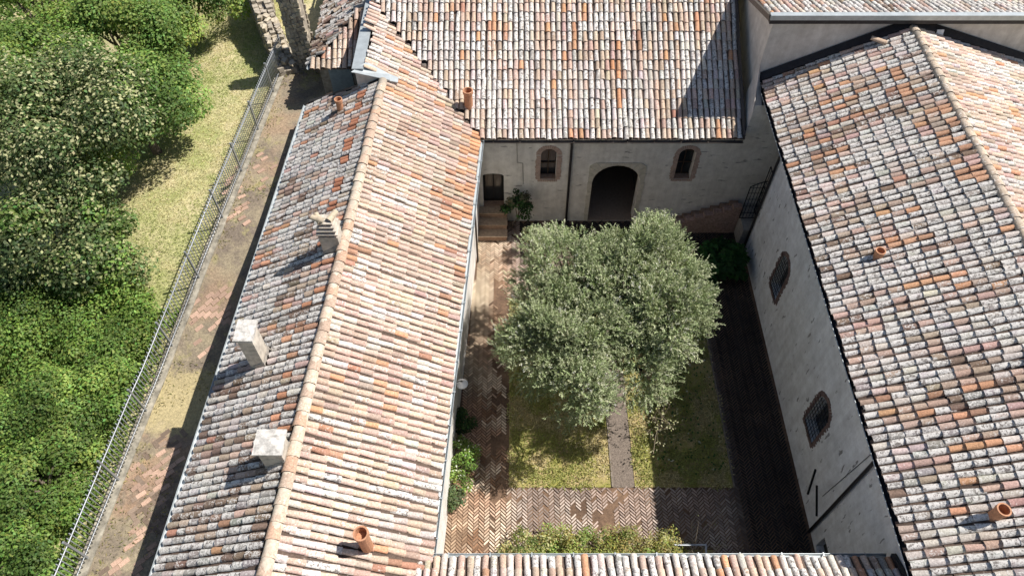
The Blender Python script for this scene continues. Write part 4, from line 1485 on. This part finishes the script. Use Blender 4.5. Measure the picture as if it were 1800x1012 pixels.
# undergrowth between the bushes
n = 16000
P = np.stack([rs.uniform(-19, -11.4, n), rs.uniform(3, 16.5, n), np.zeros(n)], 1)
P = P[P[:, 0] < fence_x(P[:, 1]) - .22]
P = P[(P[:, 1] < 14.5) | (P[:, 0] < -14.6)]
n = len(P)
P[:, 2] = lawn_z(P[:, 0], P[:, 1]) + .9 * vnoise(P[:, 0], P[:, 1], 1.1, 6) * rs.random(n) ** .5
q = leaf_quads(P, rand_unit(rs, n), np.array([0, 0, 1.]) + rand_unit(rs, n) * .6, .15 * (.6 + .8 * rs.random(n)), np.full(n, .09))
cl = np.array(G_BRIGHT)[rs.integers(4, size=n)] * (.7 + .6 * rs.random((n, 1)))
tag(link('undergrowth', np_mesh('undergrowth', q, 4, [(0, 1, 2, 3)], LEAF, np.concatenate([cl, np.ones((n, 1))], 1))), 'low tangled undergrowth between the bushes and the railing', 'undergrowth', kind='stuff')


# bare branches sticking out of the crowns
def twigs(name, label, base, seed, n=9, L=1.2, r=.018, mat=TWIG, spread=.8, leaves=0, lcol=None, lsize=.08, upw=.6, cat='branches'):
    rs = np.random.default_rng(seed)
    mb = MB()
    tips = []
    for i in range(n):
        d = Vector(rs.normal(size=3) * spread); d.z = abs(d.z) * .5 + upw
        d.normalize()
        l = L * rs.uniform(.5, 1.0)
        a = Vector(base) + Vector((rs.normal() * .06, rs.normal() * .06, 0))
        m1 = a + d * l * .5 + Vector(rs.normal(size=3) * .08 * L)
        t_ = a + d * l + Vector(rs.normal(size=3) * .12 * L)
        mb.tube([a, m1, t_], [r, r * .7, r * .3], 5, False)
        for k in range(2):
            s0 = m1 + (t_ - m1) * rs.random()
            e_ = s0 + Vector(rs.normal(size=3)).normalized() * l * .35
            mb.tube([s0, e_], [r * .5, r * .2], 4, False)
            tips.append(e_)
        tips += [m1, t_, (m1 + t_) / 2]
    if not leaves:
        return tag(mb.build(name, mat), label, cat)
    e = empty(name, base, label, cat)
    mb.build('stem', mat, e)
    ti = np.array([tuple(t) for t in tips])
    k = rs.integers(len(ti), size=leaves)
    P = ti[k] + rs.normal(size=(leaves, 3)) * lsize * 1.1
    q = leaf_quads(P, rand_unit(rs, leaves), np.array([0, 0, 1.]) + rand_unit(rs, leaves) * .7, lsize * (.6 + .8 * rs.random(leaves)), np.full(leaves, lsize * .6))
    cl = np.array(lcol)[rs.integers(len(lcol), size=leaves)] * (.75 + .5 * rs.random((leaves, 1)))
    link('leaves', np_mesh('leaves', q, 4, [(0, 1, 2, 3)], LEAF, np.concatenate([np.clip(cl, 0, .8), np.ones((leaves, 1))], 1)), e)
    return e


twigs('bare_branches', 'bare grey branches poking out of the tree near the top of the lawn', (-15.6, 29.0, 4.2), 1, 8, 1.6, .03)
twigs('dead_branches', 'dead pale branches between the flowering tree and the feathery tree', (-18.0, 24.2, 5.0), 2, 8, 1.6, .03)

# grass tufts on the lawn
n = 60000
P = np.stack([rs.uniform(-17.0, -9.6, n), rs.uniform(13, 36, n), np.zeros(n)], 1)
P = P[P[:, 0] < fence_x(P[:, 1]) - .22]; n = len(P)
P[:, 2] = lawn_z(P[:, 0], P[:, 1])
gn = vnoise(P[:, 0], P[:, 1], .6, 12) * .6 + vnoise(P[:, 0], P[:, 1], 2.2, 13) * .4
cl = np.where((gn > .50)[:, None], np.array([.36, .40, .16]), np.array([.58, .52, .33])) * (.65 + .7 * rs.random((n, 1)))
Dv = rand_unit(rs, n) * .8 + np.array([0, 0, .7])
q = leaf_quads(P, Dv, rand_unit(rs, n), .09 * (.5 + rs.random(n)), np.full(n, .024))
tag(link('lawn_grass', np_mesh('lawn_grass', q, 4, [(0, 1, 2, 3)], LEAF, np.concatenate([cl, np.ones((n, 1))], 1))), 'patchy dry grass of the lawn strip between trees and railing', 'grass', kind='stuff')

# terrace weeds
n = 9000
P = np.stack([rs.uniform(-11.9, -8.0, n), rs.uniform(3, 27, n), np.zeros(n)], 1)
P[:, 2] = tz(P[:, 1])
wn_ = vnoise(P[:, 0], P[:, 1], .9, 31) + .35 * np.exp(-((P[:, 0] - (fence_x(P[:, 1]) + .3)) / .25) ** 2) + .5 * ((P[:, 1] > 10.9) & (P[:, 1] < 12.6))
P = P[(wn_ > .68) & (P[:, 0] > fence_x(P[:, 1]) + .15)]; n = len(P)
cl = np.where((rs.random((n, 1)) > .4), np.array([.36, .31, .14]), np.array([.17, .19, .06])) * (.65 + .7 * rs.random((n, 1)))
q = leaf_quads(P, rand_unit(rs, n) * .8 + np.array([0, 0, .6]), rand_unit(rs, n), .10 * (.5 + rs.random(n)), np.full(n, .03))
tag(link('terrace_weeds', np_mesh('terrace_weeds', q, 4, [(0, 1, 2, 3)], LEAF, np.concatenate([cl, np.ones((n, 1))], 1))), 'dry weeds growing through the terrace paving along the railing', 'weeds', kind='stuff')

# bed ground cover
n = 60000
P = np.stack([rs.uniform(-.25, 7.55, n), rs.uniform(9.05, 16.8, n), np.full(n, .01)], 1)
ed = .18 * (vnoise(P[:, 0], P[:, 1], 3.0, 44) - .5) + .10 * (rs.random(len(P)) - .5)
inb = ((P[:, 0] < 3.32) | (P[:, 0] > 4.15 + ed)) & (P[:, 0] > -.1 + ed) & (P[:, 1] > 9.2 + ed) & (P[:, 0] < 7.4 + ed)
P = P[inb & (vnoise(P[:, 0], P[:, 1], 1.6, 41) + .3 * rs.random(len(P)) > .38)]; n = len(P)
gn = vnoise(P[:, 0], P[:, 1], 1.4, 42)
cl = np.where((gn + .3 * rs.random(n) > .62)[:, None], np.array([.33, .345, .115]), np.array([.53, .46, .27])) * (.6 + .7 * rs.random((n, 1)))
q = leaf_quads(P, rand_unit(rs, n) + np.array([0, 0, .35]), np.array([.2, 0, 1.]) + rand_unit(rs, n) * .5, .10 * (.5 + rs.random(n)), np.full(n, .035))
tag(link('bed_grass', np_mesh('bed_grass', q, 4, [(0, 1, 2, 3)], LEAF, np.concatenate([cl, np.ones((n, 1))], 1))), 'dry yellow green ground cover in the courtyard beds', 'ground cover', kind='stuff')

# ------------------------------------------------------------------ olive tree
def olive():
    rs = np.random.default_rng(5)
    e = empty('olive_tree', (3.0, 13.0, 0), 'big silvery green olive tree with several rounded lobes filling the middle of the courtyard', 'tree')
    lobes = [  # centre, radii, weight
        ((1.75, 14.9, 4.3), (1.65, 1.7, 1.4), 1.0), ((4.6, 15.0, 4.4), (1.8, 1.8, 1.5), 1.2), ((4.85, 13.4, 4.1), (1.55, 1.8, 1.5), 1.1),
        ((1.3, 12.2, 4.1), (1.65, 1.65, 1.4), 1.1), ((2.0, 11.0, 3.6), (1.15, 1.2, 1.2), .65), ((3.3, 14.5, 4.4), (1.6, 1.6, 1.1), 1.0),
        ((4.15, 11.9, 3.1), (1.1, 1.15, 1.1), .5), ((.4, 12.4, 3.6), (.9, .9, .85), .35), ((2.5, 12.9, 4.2), (1.3, 1.3, 1.0), .7), ((1.0, 16.5, 3.5), (.55, .5, .6), .12),
        ((1.3, 13.6, 4.1), (1.4, 1.3, 1.2), .75), ((3.8, 13.3, 3.8), (1.4, 1.4, 1.0), .6)]
    wts = np.array([l[2] for l in lobes]); wts /= wts.sum()
    nt_ = 16500
    li = rs.choice(len(lobes), size=nt_, p=wts)
    C = np.array([l[0] for l in lobes])[li]; R = np.array([l[1] for l in lobes])[li]
    # sub clumps give light and dark puffs
    NS = 30
    sub_d = [rand_unit(rs, NS) for _ in lobes]
    k = rs.integers(NS, size=nt_)
    D0 = np.array([sub_d[a][b_] for a, b_ in zip(li, k)])
    D0[:, 2] = np.where(D0[:, 2] < -.4, -D0[:, 2], D0[:, 2])
    sub_r = [.64 + .42 * rs.random(NS) for _ in lobes]
    sub_t = [.72 + .56 * rs.random(NS) for _ in lobes]
    ST = np.array([sub_t[a][b_] for a, b_ in zip(li, k)])[:, None]
    S0 = np.array([sub_r[a][b_] for a, b_ in zip(li, k)])
    cen = C + D0 * R * S0[:, None] * .82
    dd = rand_unit(rs, nt_)
    P = cen + dd * (rs.random(nt_) ** .45)[:, None] * .40
    T_ = (D0 * .6 + dd * .55 + np.array([0, 0, .5]) + rand_unit(rs, nt_) * .45)
    T_ /= np.linalg.norm(T_, axis=1, keepdims=True)
    nl = 16
    tw = np.repeat(np.arange(nt_), nl)
    tpos = np.tile(np.linspace(0, 1, nl), nt_)
    TL_ = (.20 + .22 * rs.random(nt_))[tw]
    Pl = P[tw] + T_[tw] * (tpos * TL_)[:, None]
    sd_ = rand_unit(rs, nt_ * nl)
    Dv = T_[tw] * .8 + sd_ * .75
    Nv = sd_ * .4 + np.array([.25, .05, .8]) + rand_unit(rs, nt_ * nl) * .45
    n = len(Pl)
    L = .085 * (.7 + .6 * rs.random(n))
    q = leaf_quads(Pl, Dv, Nv, L, L * .34)
    base = np.array([(.315, .37, .195), (.375, .425, .245), (.26, .325, .155), (.44, .48, .295)])
    twc = base[rs.integers(4, size=nt_)] * (.8 + .4 * rs.random((nt_, 1))) * ST
    cl = twc[tw] * (1 + rs.normal(size=(n, 1)) * .16)
    link('crown', np_mesh('crown', q, 4, [(0, 1, 2, 3)], OLIVE_LEAF, np.concatenate([np.clip(cl, .02, .5), np.ones((n, 1))], 1)), e)
    mb = MB()
    b0 = Vector((3.0, 13.2, -.1))
    mb.tube([b0, (2.95, 13.15, .7), (2.9, 13.2, 1.3)], [.42, .32, .30], 10)
    for l in lobes:
        c_ = Vector(l[0])
        m1 = Vector((2.9, 13.2, 1.2)).lerp(c_, .5) + Vector((rs.normal() * .15, rs.normal() * .15, .1))
        mb.tube([(2.9, 13.2, 1.15), m1, c_], [.17, .11, .05], 7, False)
        for _ in range(7):
            d = Vector(rand_unit(rs, 1)[0]); d.z = abs(d.z)
            t_ = c_ + Vector((d.x * l[1][0], d.y * l[1][1], d.z * l[1][2])) * .85
            mb.tube([m1.lerp(c_, .6), m1.lerp(t_, .6), t_], [.06, .035, .012], 5, False)
    mb.build('trunk', BARK, e)


olive()

# ------------------------------------------------------------------ courtyard plants
DKG = [(.04, .085, .025), (.03, .07, .02), (.05, .10, .03)]
tree('wall_rose', 'climbing rose bush with dark leaves on the far wall right of the small door', 'bush', (.15, 20.6, 0), (.3, 20.55, 1.15), (.62, .38, .95), DKG + [(.15, .15, .09)], 26, 1800, .10, 301, None, None, .3, trunk_r=.03)
tree('corner_laurel', 'dark glossy green shrub in the shaded corner below the iron gate', 'bush', (8.4, 18.6, 0), (8.5, 18.5, .5), (.95, .9, .65), [(.03, .10, .02), (.025, .08, .018)], 30, 3500, .20, 302, None, ((.5, .5, .4), .01), .36, trunk_r=.05)
tree('lamp_shrub', 'small dark green shrub by the left wall under the white lamp dish', 'bush', (-1.72, 11.4, 0), (-1.72, 11.4, .45), (.38, .5, .45), DKG, 14, 1100, .09, 303, None, None, .4, trunk_r=.02)
tree('white_flower_shrub', 'leafy green shrub with white blossoms against the left wall', 'bush', (-1.65, 10.1, 0), (-1.68, 9.95, .5), (.52, .85, .5), G_BRIGHT, 26, 2600, .075, 304, None, ((.75, .74, .68), .08), .32, trunk_r=.02)
tree('low_wall_shrub', 'low grey green shrub at the foot of the left wall nearest the bottom roof', 'bush', (-1.95, 8.7, 0), (-1.95, 8.7, .35), (.42, .42, .35), [(.14, .18, .08), (.12, .17, .07)], 14, 1100, .08, 305, None, None, .4, trunk_r=.02)
tree('path_seedling', 'pale leafy sapling beside the door steps behind the olive tree', 'bush', (.75, 19.2, 0), (.8, 19.2, 1.0), (.4, .35, .6), [(.20, .23, .13), (.16, .19, .10)], 12, 700, .10, 306, None, None, .38, trunk_r=.02)
for i, (x, y, rx_, col, lab) in enumerate(((.4, 6.55, .6, [(.10, .14, .035)], 'small green bush at the left end of the bed along the near gutter'),
                                           (1.5, 6.6, .75, G_LIME + [(.20, .19, .05)], 'dense yellow green bush left of centre in the bed along the near gutter'),
                                           (2.7, 6.7, .85, [(.17, .19, .05), (.13, .17, .045)], 'largest yellow green bush in the middle of the bed along the near gutter'),
                                           (3.8, 6.65, .75, [(.20, .18, .06), (.14, .18, .045)], 'yellowing bush right of centre in the bed along the near gutter'),
                                           (4.75, 6.5, .6, [(.18, .18, .05)], 'small yellowish bush at the shadow edge of the bed along the near gutter'))):
    tree('bed_bush', lab, 'bush', (x, y, 0), (x, y + .1, .45), (rx_ * 1.25, .9, .7), [tuple(np.array(k_) * 1.45) for k_ in col] + [(.42, .38, .16)], 60, 5200, .07, 310 + i, 'bushes along the near gutter', None, .3, trunk_r=.02)
twigs('rose_plant', 'thin sunlit rose stems with pale leaves standing at the edge of the shade', (5.1, 11.2, 0), 21, 11, 1.9, .012, TWIG, .35, 170, [(.36, .38, .17), (.48, .47, .30)], .085, .9, 'plant')
twigs('dry_shrub', 'dry leafless shrub with curling stems above the near gutter in the shade', (5.75, 7.0, 0), 22, 12, 2.0, .013, TWIG, .55, 60, [(.20, .22, .09)], .06, .8, 'plant')
twigs('pale_leaf_plant', 'small plant with bright yellow leaves at the right end of the near bed', (6.65, 6.55, 0), 23, 6, 1.5, .01, TWIG, .3, 50, [(.40, .42, .12), (.34, .38, .10)], .11, .9, 'plant')
# small plants in the shaded bed
rs = np.random.default_rng(9)
for i in range(6):
    x, y = 5.0 + rs.random() * 2.2, 10.0 + rs.random() * 3.6
n = 260
P = np.stack([rs.uniform(4.8, 7.3, n), rs.uniform(9.6, 15, n), rs.uniform(.05, .3, n)], 1)
q = leaf_quads(P, rand_unit(rs, n), np.array([0, 0, 1.]) + rand_unit(rs, n) * .4, .11 * (.5 + rs.random(n)), np.full(n, .08))
cl = np.array([(.50, .50, .42), (.06, .12, .03), (.05, .10, .03), (.06, .12, .03)])[rs.choice(4, size=n, p=[.12, .3, .3, .28])]
tag(link('bed_flowers', np_mesh('bed_flowers', q, 4, [(0, 1, 2, 3)], LEAF, np.concatenate([cl, np.ones((n, 1))], 1))), 'scattered small pale flowers in the shaded right bed', 'flowers', kind='stuff')

# ------------------------------------------------------------------ small things
lm = empty('wall_lamp', (-1.75, 11.95, 1.8), 'round white enamel dish lamp on the left wall above a dark shrub', 'lamp')
MB().tube([(east_wall_x(11.95) + .0, 11.95, 2.2), (east_wall_x(11.95) + .22, 11.95, 2.3), (-1.66, 11.95, 2.2)], .015, 6).build('arm', IRON, lm)
n = 20
vs, fs = [], []
for r_, z in ((.03, 2.24), (.06, 2.22), (.19, 2.10), (.20, 2.09), (.18, 2.09)):
    for k_ in range(n): vs.append((-1.66 + r_ * math.cos(2 * math.pi * k_ / n), 11.95 + r_ * math.sin(2 * math.pi * k_ / n), z))
for i in range(4):
    for k_ in range(n): fs.append((i * n + k_, i * n + (k_ + 1) % n, (i + 1) * n + (k_ + 1) % n, (i + 1) * n + k_))
fs.append(tuple(range(n)))
MB().add(vs, fs, True).build('shade', WHITE, lm)

fl = empty('floodlight', (14.75, 22.2, 8.45), 'small white floodlight bracket on the tall plain wall above the right ridge', 'lamp')
MB().bar((14.73, 22.4, 8.5), (14.73, 22.18, 8.42), .03).build('bracket', FENCE, fl)
MB().hexa([(14.61, 22.08, 8.36), (14.85, 22.08, 8.36), (14.85, 22.16, 8.30), (14.61, 22.16, 8.30), (14.61, 22.14, 8.54), (14.85, 22.14, 8.54), (14.85, 22.22, 8.50), (14.61, 22.22, 8.50)]).build('lamp_head', WHITE, fl)
lt = bpy.data.objects.new('loose_tile', TILE_ME[2])
lt.location = (12.85, 21.75, 8.28); lt.rotation_euler = (.1, -.3, rad(62)); lt.color = (.52, .40, .30, .2); lt.scale = (1.15, 1.15, 1.15)
COL.objects.link(lt)
tag(lt, 'loose clay tile lying askew near the top of the right roof', 'roof tile')

fb = empty('metal_frame', (5.4, 6.8, 0), 'grey metal rail frame standing in the bed beside the near gutter', 'frame')
for p in ((4.95, 7.0), (5.9, 7.0), (5.85, 6.55), (4.95, 6.55)):
    MB().box(p[0] - .02, p[0] + .02, p[1] - .02, p[1] + .02, 0, .98).build('leg', FENCE, fb)
MB().bar((4.93, 7.0, 1.0), (5.93, 7.0, 1.0), .05, .04).build('top_rail', FENCE, fb)
MB().bar((5.9, 6.97, 1.0), (5.85, 6.5, 1.0), .05, .038).build('top_rail', FENCE, fb)
MB().bar((4.93, 6.5, 1.0), (5.83, 6.5, 1.0), .03, .03).build('top_rail', FENCE, fb)
